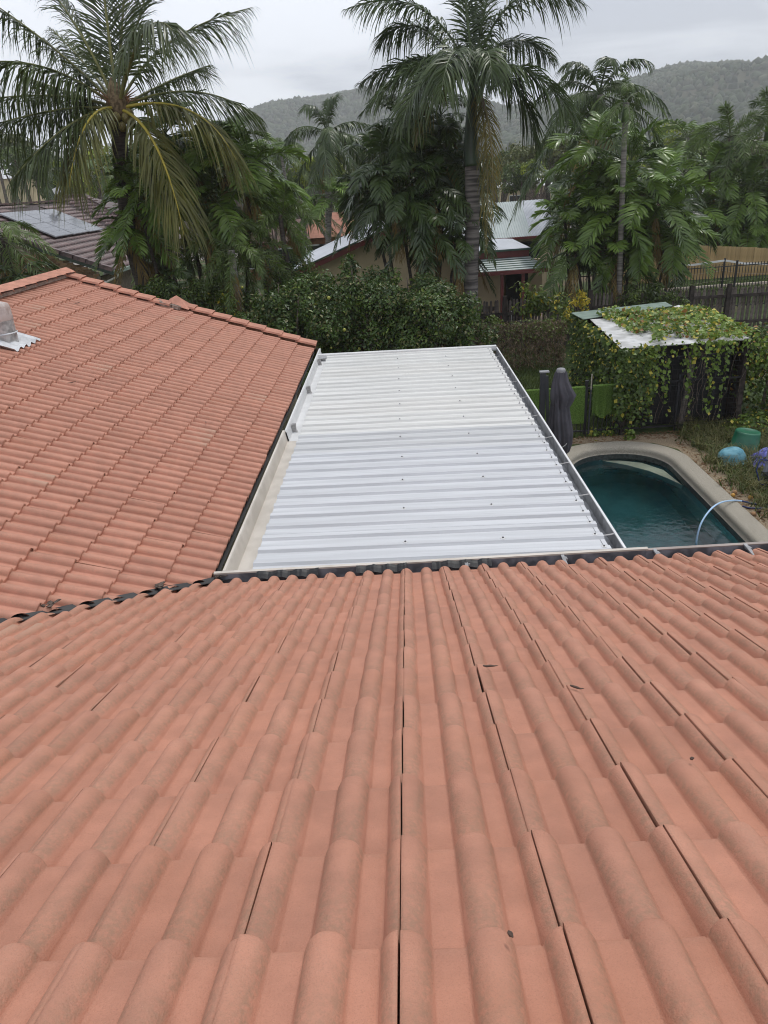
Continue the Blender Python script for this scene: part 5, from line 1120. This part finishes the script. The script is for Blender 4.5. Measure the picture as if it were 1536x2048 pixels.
# patio furniture
M_wick = mat('dark_frame', (.03, .028, .027), .5, .4)
tb_ = aty(965, 572, PYa+.9); tbl = thing('patio_table', (tb_[0], PYa+.9, .12), 'dark round patio table under the neighbour roof', 'table')
MB().lathe([(0, .72), (.5, .72), (.5, .69), (0, .69)], 20, 0, (tb_[0], PYa+.9, .12), cap=False).build('table_top', M_wick, tbl)
for a in range(4): MB().tube([(tb_[0]+.4*math.cos(a*1.57+.7), PYa+.9+.4*math.sin(a*1.57+.7), .12), (tb_[0]+.3*math.cos(a*1.57+.7), PYa+.9+.3*math.sin(a*1.57+.7), .81)], .02, 6).build('leg', M_wick, tbl)
def chair(px, lab, rz, cloth=False):
    X = aty(px, 578, PYa+.8)[0]; t = thing('patio_chair', (X, PYa+.8, .12), lab, 'chair', 'chairs on the neighbour patio'); c = math.cos(rz); s = math.sin(rz)
    def P(a, b, z): return (X+a*c-b*s, PYa+.8+a*s+b*c, .12+z)
    MB().box(P(0, 0, .43), (.46, .46, .03), 0, ((c, s, 0), (-s, c, 0), (0, 0, 1))).build('seat', M_wick, t); MB().bar(P(.22, 0, .42), P(.36, 0, 1.02), .46, .025, 0, (c, s, 0)).build('backrest', M_wick, t)
    for a, b in ((-.2, -.2), (-.2, .2), (.2, -.2), (.2, .2)): MB().tube([P(a*1.1, b, 0), P(a, b, .43)], .014, 6).build('leg', M_wick, t)
    if cloth: tag(MB().add([P(.30, -.24, .62), P(.30, .24, .62), P(.36, .26, .02), P(.28, -.25, .06)]+[P(.32, -.24, .62), P(.32, .24, .62), P(.38, .26, .02), P(.30, -.25, .06)], [(0, 1, 2, 3), (7, 6, 5, 4), (0, 4, 5, 1), (1, 5, 6, 2), (2, 6, 7, 3), (3, 7, 4, 0)]).build('towel', mat('white_towel', (.7, .7, .7), .9)), 'white towel draped over the right patio chair', 'towel')
chair(1003, 'dark patio chair with a white towel, right of the table', 0, True); chair(962, 'dark patio chair behind the round table', math.pi*.9)

# ---- brick house on the left
BY = 25.5
be = aty(226, 541, BY); XB, ZB = be[0], be[2]; tb_n = math.tan(R_(22)); nB = V(math.sin(R_(22)), 0, math.cos(R_(22))); cB, sB = math.cos(R_(22)), math.sin(R_(22))
bh = thing('brick_house', (XB-4, BY+5, 0), 'blond brick house with dark brown tiled roof at left', 'house')
M_btile = mat('brown_tile', (.075, .045, .042), .45, .45, .25, 4, .3, 60, col2=(.14, .085, .078), rand=.3); M_brick = mat('blond_brick', (.20, .125, .07), .9, .15, .2, 5, .3, 60, rand=.4); M_bm = mat('brick_mortar', (.22, .18, .14), .95, .1, .15, 9)
bv = atz(299, 514, ZB); YV_ = bv[1]; XL = aty(0, 430, BY)[0]-2.5
def pB1(X, Y, o=0): return V(X, Y, ZB+(XB-X)*tb_n)+nB*o
XRB = onplane(122, 404, (XB, BY, ZB), nB)[0]
s1 = MB().add([pB1(XB, BY), pB1(XB, YV_), pB1(XRB, YV_+XB-XRB), pB1(XRB, BY)], [(0, 1, 2, 3)]).build('main_roof_slope', mat('roof_under', (.05, .032, .03), .7), bh)
def flat_tile(L_, wd, m, nm):
    mb = MB(); xs = [0, .1, .18, .3, .42, .5, .62, .72, .82, .9, 1.0]; hs = [.018, .002, .0, .0, .002, .018, .002, 0, 0, .002, .016]; vs = []
    for y, z in ((0, .032), (-L_, .0)):
        for x, h in zip(xs, hs): vs.append((x*wd, y, z+h))
    k = len(xs); vs += [(x*wd, 0, h-.005) for x, h in zip(xs, hs)]
    mb.add(vs, [(i, i+1, k+i+1, k+i) for i in range(k-1)]+[(2*k+i, 2*k+i+1, i+1, i) for i in range(k-1)]); return mb.mesh(nm, m, True, False)[0]
bt = flat_tile(.36, .30, M_btile, 'roof_tile'); gB_ = .36; cnt = 0
j = 0
while XB-j*gB_*cB > XRB+.2:
    X = XB-j*gB_*cB; ymax = YV_+(XB-X)-.05; y = BY+.05
    while y < min(ymax, BY+11):
        q = pB1(X, y+.3); px = proj(q)
        if -25 < px[0] < 420 and px[1] > 380 and not inpoly(np.array([px[0]]), np.array([px[1]]), [(5, 428), (92, 416), (196, 457), (111, 470)])[0] and cnt < 300:
            mw = Matrix.Identity(4)
            for k, (a, b, c) in enumerate(zip((0, -1, 0), (cB, 0, -sB), nB)): mw[k][0], mw[k][1], mw[k][2], mw[k][3] = a, b, c, q[k]
            link('roof_tile', bt, mw, s1); cnt += 1
        y += .3
    j += 1
# cross wing facing us, past the valley
nB2 = V(0, -sB, cB)
def pB2(X, Y, o=0): return V(X, Y, ZB+(Y-YV_)*tb_n)+nB2*o
rg = onplane(168, 391, (0, YV_, ZB), nB2); RYb = rg[1]; XH = rg[0]; XH2 = XH+(RYb-YV_)
s2 = MB().add([pB2(XB, YV_), pB2(XH2, YV_), pB2(XH, RYb), pB2(XB-(RYb-YV_), RYb)], [(0, 1, 2, 3)]).build('wing_roof_slope', mat('roof_under2', (.05, .032, .03), .7), bh)
cnt = 0; j = 0
while YV_+j*gB_*cB < RYb:
    Y = YV_+j*gB_*cB; x = XB-(Y-YV_)+.1
    while x < XH2-(Y-YV_)-.2:
        q = pB2(x, Y); 
        if cnt < 290:
            mw = Matrix.Identity(4)
            for k, (a, b, c) in enumerate(zip((1, 0, 0), (0, -cB, -sB), nB2)): mw[k][0], mw[k][1], mw[k][2], mw[k][3] = a, b, c, q[k]
            link('roof_tile', bt, mw, s2); cnt += 1
        x += .3
    j += 1
MB().add([pB2(XH2, YV_), pB2(XH, RYb), V(XH2, 2*RYb-YV_, ZB)], [(0, 1, 2)]).build('hip_end', M_btile, bh); MB().add([pB2(XH, RYb), pB2(XB-6, RYb), V(XB-6, 2*RYb-YV_, ZB), V(XH2, 2*RYb-YV_, ZB)], [(0, 1, 2, 3)]).build('rear_slope', M_btile, bh)
for a, b in ((pB2(XH2, YV_), pB2(XH, RYb)), (pB2(XB-6, RYb), pB2(XH, RYb))):
    nn_c = max(2, int(np.linalg.norm(b-a)/.38))
    for k in range(nn_c): MB().bar(a+(b-a)*k/nn_c+V(0, 0, .06), a+(b-a)*(k+1.1)/nn_c+V(0, 0, .035), .22, .05).build('ridge_cap', M_btile, bh)
nk = 14
for k in range(nk): a = pB1(XB-k*(XB-XRB)/nk, BY-.05); b = pB1(XB-(k+1.1)*(XB-XRB)/nk, BY-.05); MB().bar(a+nB*.05, b+nB*.03, .16, .14).build('barge_tile', M_btile, bh)
M_dgrn = mat('dark_green_trim', (.03, .05, .035), .5, .4)
MB().bar(pB1(XB, BY-.02)-V(0, 0, .10), pB1(XRB, BY-.02)-V(0, 0, .10), .03, .12).build('barge_board', M_dgrn, bh)
for k in range(16): MB().bar(pB1(XRB, BY+k*.7)+V(0, 0, .07), pB1(XRB, BY+k*.7+.74)+V(0, 0, .04), .24, .05).build('ridge_cap', M_btile, bh)
MB().add([pB1(XRB, BY), pB1(XRB, BY+12), V(2*XRB-XB, BY+12, ZB), V(2*XRB-XB, BY, ZB)], [(0, 1, 2, 3)]).build('back_slope', M_btile, bh)
MB().bar((XB+.06, BY, ZB-.06), (XB+.06, YV_+1, ZB-.06), .12, .11).build('gutter', mat('pale_green_gutter', (.24, .30, .25), .5), bh)
mb = MB(); mb.tube(spl([V(XB+.1, BY+.05, ZB-.1), V(XB+.08, BY+.05, ZB-.22), V(XB-.35, BY+.1, ZB-.38), V(XB-.45, BY+.1, ZB-.55), V(XB-.45, BY+.1, .1)], 3), .045, 8); mb.build('downpipe', mat('cream_pipe', (.45, .44, .38), .5), bh, True)
bw = MB().add([(XB-.55, BY+.16, 0), (XB-.55, BY+.16, ZB-.05), pB1(XRB, BY+.16)-V(0, 0, .25), (XRB, BY+.16, 0)], [(0, 1, 2, 3)]).build('brick_wall', M_bm, bh)
MB().box((XB-.62, BY+4, ZB/2-.1), (.15, 7.5, ZB-.2)).build('side_wall', M_bm, bh)
bk = MB().box((0, 0, .038), (.222, .03, .076)).mesh('brick', M_brick, False, False)[0]; cnt = 0; r = 0
while r < 40 and cnt < 290:
    z = .2+r*.086; x = XB-.67-(r % 2)*.115
    while x > XRB:
        top = ZB+(XB-x-.12)*tb_n-.22; px = proj((x, BY+.15, z))
        if z < top and -30 < px[0] < 235 and px[1] < 570 and not (XB-2.6 < x < XB-.9 and z < ZB-.42) and cnt < 290: link('brick', bk, Matrix.Translation((x, BY+.15, z)), bw); cnt += 1
        x -= .232
    r += 1
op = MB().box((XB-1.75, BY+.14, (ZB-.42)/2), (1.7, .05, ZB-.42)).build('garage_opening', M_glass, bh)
MB().box((XB-1.75, BY+.11, ZB-.44), (1.74, .05, .05)).build('lintel', M_dgrn, bh)
# solar panels on the brick house roof
M_pv = mat('solar_glass', (.018, .022, .035), .10, .6, .2, 2); M_pvf = mat('panel_frame', (.35, .36, .38), .4, .5, .05, 3, metal=.5); M_pvl = mat('busbar', (.25, .27, .30), .3, .5)
c_ = [onplane(a, b, pB1(XB, BY, .12), nB) for a, b in ((111, 474), (208, 459), (92, 412), (-5, 427))]
ds = (c_[3]-c_[0])/np.linalg.norm(c_[3]-c_[0]); o_ = V(c_[0][0], c_[0][1], 0); y0p = c_[0][1]; y1p = c_[1][1]; lenY = y1p-y0p; x0p = c_[0][0]; x1p = c_[3][0]; upl = np.linalg.norm(c_[3]-c_[0])
nc = max(2, round(lenY/1.68)); nr_ = max(2, round(upl/1.02)); dY = lenY/nc; dU = upl/nr_
rowname = ['bottom', 'second', 'third', 'fourth', 'fifth', 'sixth', 'seventh']
for i in range(nc):
    for k in range(nr_):
        cc = c_[0]+(c_[1]-c_[0])*(i+.5)/nc+(c_[3]-c_[0])*(k+.5)/nr_
        t = thing('solar_panel', cc, 'solar panel on the brown roof, %s row from the gutter, %s from the gable edge' % (rowname[k], ['first', 'second', 'third', 'fourth', 'fifth', 'sixth', 'seventh', 'eighth'][i]), 'solar panel', 'solar panels on the brick house')
        MB().box(cc, (dU*.985, dY*.985, .035), 0, (ds, V(0, 1, 0), nB)).build('frame', M_pvf, t); gl_ = MB().box(cc+nB*.02, (dU*.95, dY*.965, .006), 0, (ds, V(0, 1, 0), nB)).build('glass', M_pv, t)
        for q in (-.17, .17): MB().box(cc+nB*.0245+ds*q*dU*2*.95/2*1.0, (.012, dY*.95, .002), 0, (ds, V(0, 1, 0), nB)).build('cell_line', M_pvl, gl_)
# antenna mast and little white skylight dish
an = thing('antenna', pB1(*pB1(XB-3.6, BY+5)[:2]), 'thin bent antenna mast with white plate on the brown roof ridge', 'antenna')
qa = onplane(118, 416, pB1(XB, BY, .05), nB); qb = aty(124, 400, qa[1]); qc = aty(117, 386, qa[1]); MB().tube([qa, qa*.5+qb*.5+V(.05, 0, .05), qb, qc], .035, 6).build('mast', M_dkm, an)
MB().box(aty(114, 381, qa[1]), (.34, .05, .24), 0, (V(.95, 0, .3), V(0, 1, 0), V(-.3, 0, .95))).build('plate', M_gutwhite, an)
for (px, py, lab) in ((242, 492, 'thin aerial mast near the gutter of the brown roof'),):
    q1 = onplane(246, 522, pB1(XB, BY), nB); q2 = aty(px, py, q1[1]); t = thing('antenna', q1, lab, 'antenna'); MB().tube([q1, q2], .02, 6).build('mast', M_dkm, t); MB().bar(q2-V(.25, 0, 0), q2+V(.1, 0, .02), .02, .02).build('boom', M_steel, t)

# ---- timber fences and volleyball net on the right
M_tan = mat('tan_paling', (.36, .245, .11), .85, .2, .12, 6, .2, 40, rand=.12, col2=(.42, .30, .15), scl=(1, 1, .3))
TYf = 34.0
def paling_fence(xa, xb, Y, z0, z1, lab, m, wd=.10, skew=0.0, slope=0.0):
    f = thing('paling_fence', ((xa+xb)/2, Y, z0), lab, 'fence', 'paling fences'); me = MB().box((0, 0, (z1-z0)/2), (wd, .02, z1-z0)).mesh('paling', m, False, False)[0]; x = xa
    while x < xb: link('paling', me, Matrix.Translation((x, Y+skew*(x-xa)+random.gauss(0, .004), z0+slope*(x-xa)+random.gauss(0, .008))), f); x += wd+.004
    for z in (.3, .8): MB().bar((xa, Y+.03, z0+(z1-z0)*z), (xb, Y+.03+skew*(xb-xa), z0+(z1-z0)*z+slope*(xb-xa)), .05, .08).build('rail', M_rail, f)
    return f
ta = aty(1215, 475, TYf); tb2 = aty(1536, 484, TYf)
paling_fence(ta[0], tb2[0]+3, TYf, 0, 1.92, 'tan bamboo coloured paling fence across the neighbour yard', M_tan, .10, 0, (tb2[2]-aty(1340, 476, TYf)[2])/(tb2[0]-aty(1340, 476, TYf)[0]))
paling_fence(11.5, 22, 38.5, 0, 2.0, 'dark brown paling fence in shade behind the tan fence', M_dkw, .12)
for px in (1480, 1497): q = aty(px, 530, TYf-.03); MB().box((q[0], TYf-.03, 1.0), (.12, .03, 1.7)).build
bf = thing('black_fence', (12, 26.4, 0), 'black metal bar fence behind the grey picket fence', 'fence')
BYf = 26.4; xa, xb = 5.5, 15; 
for z in (.15, 1.52): MB().bar((xa, BYf, z), (xb, BYf, z), .03, .03).build('rail', M_blk, bf)
bm_ = MB().box((0, 0, .86), (.018, .018, 1.5)).mesh('bar', M_blk, False, False)[0]; x = xa
while x < xb: link('bar', bm_, Matrix.Translation((x, BYf, 0)), bf); x += .105
for x in (7.2, 9.6, 12.0, 14.4): MB().box((x, BYf, .85), (.06, .06, 1.7)).build('post', M_blk, bf)
vn = thing('volleyball_net', (13, 29, 0), 'slack white topped volleyball net in the neighbour yard', 'net')
NYv = 28.6; nx = [aty(1336, 525, NYv), aty(1385, 530, NYv), aty(1450, 521, NYv), aty(1490, 527, NYv), aty(1560, 528, NYv)]
for a, b in zip(nx[:-1], nx[1:]): MB().bar(a, b, .02, .07).build('tape', M_gutwhite, vn)
for k in (0, 2): MB().tube([(nx[k][0], NYv+.02, 0), (nx[k][0], NYv+.02, nx[k][2]+.08)], .04, 8).build('post', M_blk, vn)
mb = MB()
for q in (.3, .6): 
    for a, b in zip(nx[:-1], nx[1:]): mb.bar(a-V(0, 0, q*1.2), b-V(0, 0, q*1.2), .008, .008)
mb.build('net_cord', mat('net_cord', (.4, .33, .27), .8), vn)['kind'] = 'stuff'
tag(MB().box(aty(1440, 547, 31.5)*V(1, 1, 0)+V(0, 0, .05), (5, .12, .10), 0, None).build('garden_edging', mat('pale_timber', (.45, .38, .31), .8)), 'pale timber garden edging in front of the tan fence', 'edging')
blades('neighbour_lawn', 9000, lambda: (random.uniform(7, 18), random.uniform(26.8, 33)), (.06, .14), (.01, .02), M_grass, .5, 'neighbour lawn between the black and tan fences')

# ---- far houses
def far_house(Y, pxl, pxr, py_e, py_r, wallm, roofm, lab):
    a = aty(pxl, py_e, Y); b = aty(pxr, py_e, Y); c = aty((pxl+pxr)/2, py_r, Y); ze = max(2.2, (a[2]+b[2])/2); zr = max(ze+1.0, c[2]); w_ = b[0]-a[0]; t = thing('far_house', ((a[0]+b[0])/2, Y+4, 0), lab, 'house', 'far houses')
    MB().box(((a[0]+b[0])/2, Y+4, ze/2), (w_-.8, 7.2, ze)).build('wall', wallm, t)
    MB().add([(a[0], Y, ze-.05), (b[0], Y, ze-.05), (b[0]-w_*.2, Y+4, zr), (a[0]+w_*.2, Y+4, zr), (b[0], Y+8, ze-.05), (a[0], Y+8, ze-.05)], [(0, 1, 2, 3), (1, 4, 2), (4, 5, 3, 2), (5, 0, 3)]).build('roof', roofm, t)
    for k in range(3): f = MB().box((a[0]+w_*(.22+.28*k), Y+.38, ze*.55), (1.5, .06, 1.1)).build('window', M_gutwhite, t); MB().box((a[0]+w_*(.22+.28*k), Y+.34, ze*.55), (1.35, .03, .95)).build('pane', M_glass, f)
    return t
M_pinkw = mat('pink_wall', (.45, .30, .26), .85); M_rust = mat('rust_brick', (.26, .12, .07), .9, .2, .2, 6); M_wr = mat('white_roof', (.62, .62, .62), .5)
far_house(95, 1010, 1110, 372, 345, M_cream, M_wr, 'far white roofed house beyond the street'); far_house(47, 600, 720, 478, 430, M_rust, mat('terracotta_far', (.30, .13, .08), .8), 'far orange brick house behind the stocky palm'); far_house(46, 1390, 1470, 400, 360, M_pinkw, M_wr, 'pinkish house glimpsed through the palms above the fences')
far_house(46, 480, 620, 505, 455, M_rust, mat('brown_far', (.12, .07, .055), .8), 'brown roofed house glimpsed behind the low fluffy palms'); far_house(110, -120, 60, 360, 325, M_cream, M_wr, 'pale roofed house beyond the brick house at far left')
road = MB().add([(-60, 66, .01), (90, 60, .01), (90, 70, .01), (-60, 76, .01)], [(0, 1, 2, 3)]).build('road', mat('pale_road', (.30, .27, .25), .9, .2, .1, 1)); tag(road, kind='structure')
tag(MB().add([(18, 44, .008), (24, 44, .008), (25, 68, .008), (20.5, 68, .008)], [(0, 1, 2, 3)]).build('driveway', mat('driveway', (.34, .29, .25), .9, .2, .1, 1)), kind='structure')

# ---- background broadleaf trees
TL = [[leaf_mat('tree_leaf_a', (.035, .06, .018), (.075, .115, .035), .5, .4, .2, .8), leaf_mat('tree_leaf_a2', (.06, .09, .03), (.10, .14, .05), .5)],
      [leaf_mat('tree_leaf_b', (.05, .065, .03), (.09, .11, .05), .55, .4, .2, .8), leaf_mat('tree_leaf_b2', (.08, .09, .04), (.12, .13, .06), .5)],
      [leaf_mat('tree_leaf_c', (.12, .17, .025), (.22, .27, .04), .5, .4, .25, .8), leaf_mat('tree_leaf_c2', (.07, .11, .025), (.12, .16, .04), .5)]]
def btree(px, py, rpx, Y, kind, lab, n=3200):
    c = aty(px, py, Y); r = rpx*Y/FPX*1.05; bl = []; rr = random.Random(int(px*7+py))
    for k in range(9):
        a = rr.uniform(0, 6.28); e = rr.uniform(-.5, 1); q = rr.uniform(.35, .75); s_ = r*rr.uniform(.32, .55); bl.append((c+V(math.cos(a)*r*q, math.sin(a)*r*q, e*r*.55), (s_, s_, s_*.75)))
    return shrub('broadleaf_tree', (c[0], Y, 0), bl, n, (r*.07, r*.16), .55, TL[kind], lab, 'tree', max(.08, r*.06), 'background trees')
bt_ = [(1075, 320, 55, 70, 1, 'olive bushy tree behind the centre palm on the right'), (1040, 360, 40, 60, 0, 'dark green tree right of the centre palm low down'), (1065, 345, 26, 58, 2, 'lime green shrub tree by the far white roof'),
 (640, 360, 45, 62, 2, 'yellow green tree under the left feather palm'), (580, 350, 60, 75, 0, 'dark tree left of the feather palm'), (700, 360, 60, 70, 1, 'olive tree behind the dark palm clump'),
 (490, 330, 70, 80, 0, 'leafy tree behind the bushy palm clump'), (380, 330, 70, 85, 1, 'olive tree far behind the coconut crown'), (290, 350, 60, 60, 0, 'green tree right of the coconut trunk top'), (170, 350, 60, 70, 2, 'light green tree behind the brick house roof'),
 (60, 350, 60, 75, 0, 'dark tree behind the solar panels'), (-20, 330, 70, 90, 1, 'grey green tree at the far left edge'), (1130, 330, 50, 85, 1, 'hazy tree above the driveway'), (1340, 330, 60, 60, 0, 'dark tree between the bright clump and the foxtails'),
 (1420, 340, 50, 48, 0, 'shady tree under the foxtail palms'), (1500, 330, 60, 65, 1, 'olive tree behind the foxtail palms'), (1290, 320, 55, 75, 2, 'pale green tree behind the bright palm clump'), (1200, 330, 60, 68, 0, 'dense tree behind the slender palm'), (900, 340, 60, 75, 0, 'dark tree hidden behind the centre palm'),
 (780, 330, 60, 85, 1, 'hazy olive tree left of the centre palm'), (1000, 345, 45, 90, 0, 'hazy tree just right of the centre trunk'), (1560, 380, 60, 45, 0, 'dark tree at the right edge above the dark fence'), (440, 390, 60, 50, 0, 'shaded tree behind the bushy clump stems'), (540, 420, 45, 44, 0, 'shaded tree behind the low fluffy palms')]
for a in bt_: btree(*a)

# ================================================================== HILLS
sk = [(-300, 330), (0, 300), (300, 275), (450, 246), (520, 222), (600, 203), (690, 183), (760, 172), (850, 172), (960, 192), (1010, 208), (1080, 208), (1180, 190), (1290, 152), (1330, 142), (1400, 133), (1460, 130), (1536, 128), (1800, 110), (2100, 160)]
sa = []; se = []
for x, y in sk:
    d = ray(x, y); sa.append(math.atan2(d[0], d[1])); se.append(d[2]/math.hypot(d[0], d[1]))
sa = np.array(sa); se = np.array(se)
def vnoise(x, y, s, seed):
    r = np.random.default_rng(seed); G = r.uniform(-1, 1, (64, 64)); u = (x/s) % 64; v = (y/s) % 64; i = u.astype(int) % 64; j = v.astype(int) % 64; fu = u-np.floor(u); fv = v-np.floor(v); fu = fu*fu*(3-2*fu); fv = fv*fv*(3-2*fv); i1 = (i+1) % 64; j1 = (j+1) % 64
    return G[i, j]*(1-fu)*(1-fv)+G[i1, j]*fu*(1-fv)+G[i, j1]*(1-fu)*fv+G[i1, j1]*fu*fv
RD = 1350.0
def hill(az, r):
    top = np.interp(az, sa, se)*RD+HC-9
    x = np.sin(az)*r; y = np.cos(az)*r
    f = np.clip((r-430)/(RD-430), 0, 1); f = f**1.25*(1.6-.6*f)
    nz = (vnoise(x, y, 170, 1)*26+vnoise(x, y, 70, 2)*9)*np.sin(np.pi*np.clip(f, 0, 1))
    back = np.clip((r-RD)/500, 0, 1)
    return np.maximum(-2, (top*f+nz)*(1-back*.6)-2*(f <= 0))
az = np.linspace(sa[0], sa[-1], 260); rr = np.concatenate([np.linspace(420, RD, 90), np.linspace(RD+40, 1750, 8)]); A_, R2 = np.meshgrid(az, rr, indexing='ij')
Z = hill(A_, R2); vs = np.stack([np.sin(A_)*R2, np.cos(A_)*R2, Z], -1).reshape(-1, 3); nr2 = len(rr); ii, jj = np.meshgrid(np.arange(len(az)-1), np.arange(nr2-1), indexing='ij'); a = (ii*nr2+jj).ravel(); q = np.stack([a, a+nr2, a+nr2+1, a+1], 1)
M_hill = mat('hill_scrub', (.035, .045, .022), .95, .1, .3, .02, col2=(.065, .062, .036), coord='Object')
hl = link('hills', npmesh('hills', vs, q, None, [M_hill], smooth=True), Matrix.Identity(4)); tag(hl, kind='structure')
# forest on the hills: one mass of small rough crowns
bmx = bmesh.new(); bmesh.ops.create_icosphere(bmx, subdivisions=1, radius=1); iv = np.array([v.co for v in bmx.verts]); it = np.array([[v.index for v in f.verts] for f in bmx.faces]); bmx.free()
def forest(name, az_, r_, size, mats, lab, lift=0):
    n = len(az_); z = hill(az_, r_); c = np.stack([np.sin(az_)*r_, np.cos(az_)*r_, z+lift], 1); s = rng.uniform(*size, n); k = len(iv)
    vs = iv[None]*(s[:, None, None]*rng.uniform(.7, 1.3, (n, 1, 3)))*rng.uniform(.55, 1.3, (n, k, 1))+c[:, None, :]
    t = (it[None]+(np.arange(n)*k)[:, None, None]).reshape(-1, 3); mi = np.repeat(rng.integers(0, len(mats), n), len(it))
    o = link(name, npmesh(name, vs.reshape(-1, 3), None, t, mats, None, mi), Matrix.Identity(4)); tag(o, lab, None, None, 'stuff'); return o
HF = [mat('hill_tree_a', (.040, .056, .026), .9, .15, .25, .05), mat('hill_tree_b', (.060, .078, .04), .9, .15, .25, .05), mat('hill_tree_c', (.075, .08, .048), .9, .15, .25, .05), mat('hill_tree_d', (.03, .045, .022), .9, .15, .25, .05)]
n = 20000; forest('hill_forest', rng.uniform(sa[2]-.05, sa[-3]+.03, n), np.sqrt(rng.uniform(520**2, (RD+20)**2, n)), (1.5, 4.2), HF, 'dry tropical forest covering the hillside', 1.5)
# individual crowns standing on the skyline: leaf clumps
cl = []; 
for a in np.arange(sa[2], sa[-3], .0042):
    if rng.random() < .8:
        a2 = a+rng.normal(0, .001); r = RD+rng.uniform(-25, 15); z = float(hill(np.array([a2]), np.array([r]))[0]); h = rng.uniform(4, 11)
        for b in range(rng.integers(3, 7)): cl.append(((math.sin(a2)*r+rng.normal(0, 3.2), math.cos(a2)*r, z+h*rng.uniform(.45, 1.15)), (rng.uniform(1.2, 3), 2, rng.uniform(.8, 2))))
P, d = blob_points(26000, cl); o = leaves('skyline_trees', P, d, (.9, 2.0), .7, HF[:2]); tag(o, 'open crowned trees along the top of the hill', None, None, 'stuff')
nr_ = 700; mb = MB()
# far woodland belt between the suburb and the hill
n = 2600; a = rng.uniform(sa[0], sa[-1], n); r = rng.uniform(150, 520, n); k = len(iv); z = np.maximum(hill(a, r), 0)
c = np.stack([np.sin(a)*r, np.cos(a)*r, z+rng.uniform(1, 5, n)], 1); cl = [(ci, (3.2*rng.uniform(.5, 1.3), 3, 2.6*rng.uniform(.5, 1.3))) for ci in c]
P, d = blob_points(52000, cl); o = leaves('woodland', P, d, (.6, 1.4), .7, [HF[1], HF[0], TL[0][0], TL[1][0]]); tag(o, 'belt of woodland between the suburb and the hill', None, None, 'stuff')

# ================================================================== HAZE
hv = bpy.data.materials.new('haze'); hv.use_nodes = True; t = hv.node_tree; t.nodes.clear(); ho = N(t, 'ShaderNodeOutputMaterial'); pv = N(t, 'ShaderNodeVolumePrincipled')
pv.inputs['Color'].default_value = (.98, .99, 1, 1); pv.inputs['Density'].default_value = .00048; pv.inputs['Anisotropy'].default_value = .1
t.links.new(pv.outputs[0], ho.inputs['Volume'])
hb = MB().box((0, 830, 119.5), (3600, 2000, 245)).build('haze', hv); tag(hb, 'thin rainy haze filling the air to the hills', None, None, 'stuff')
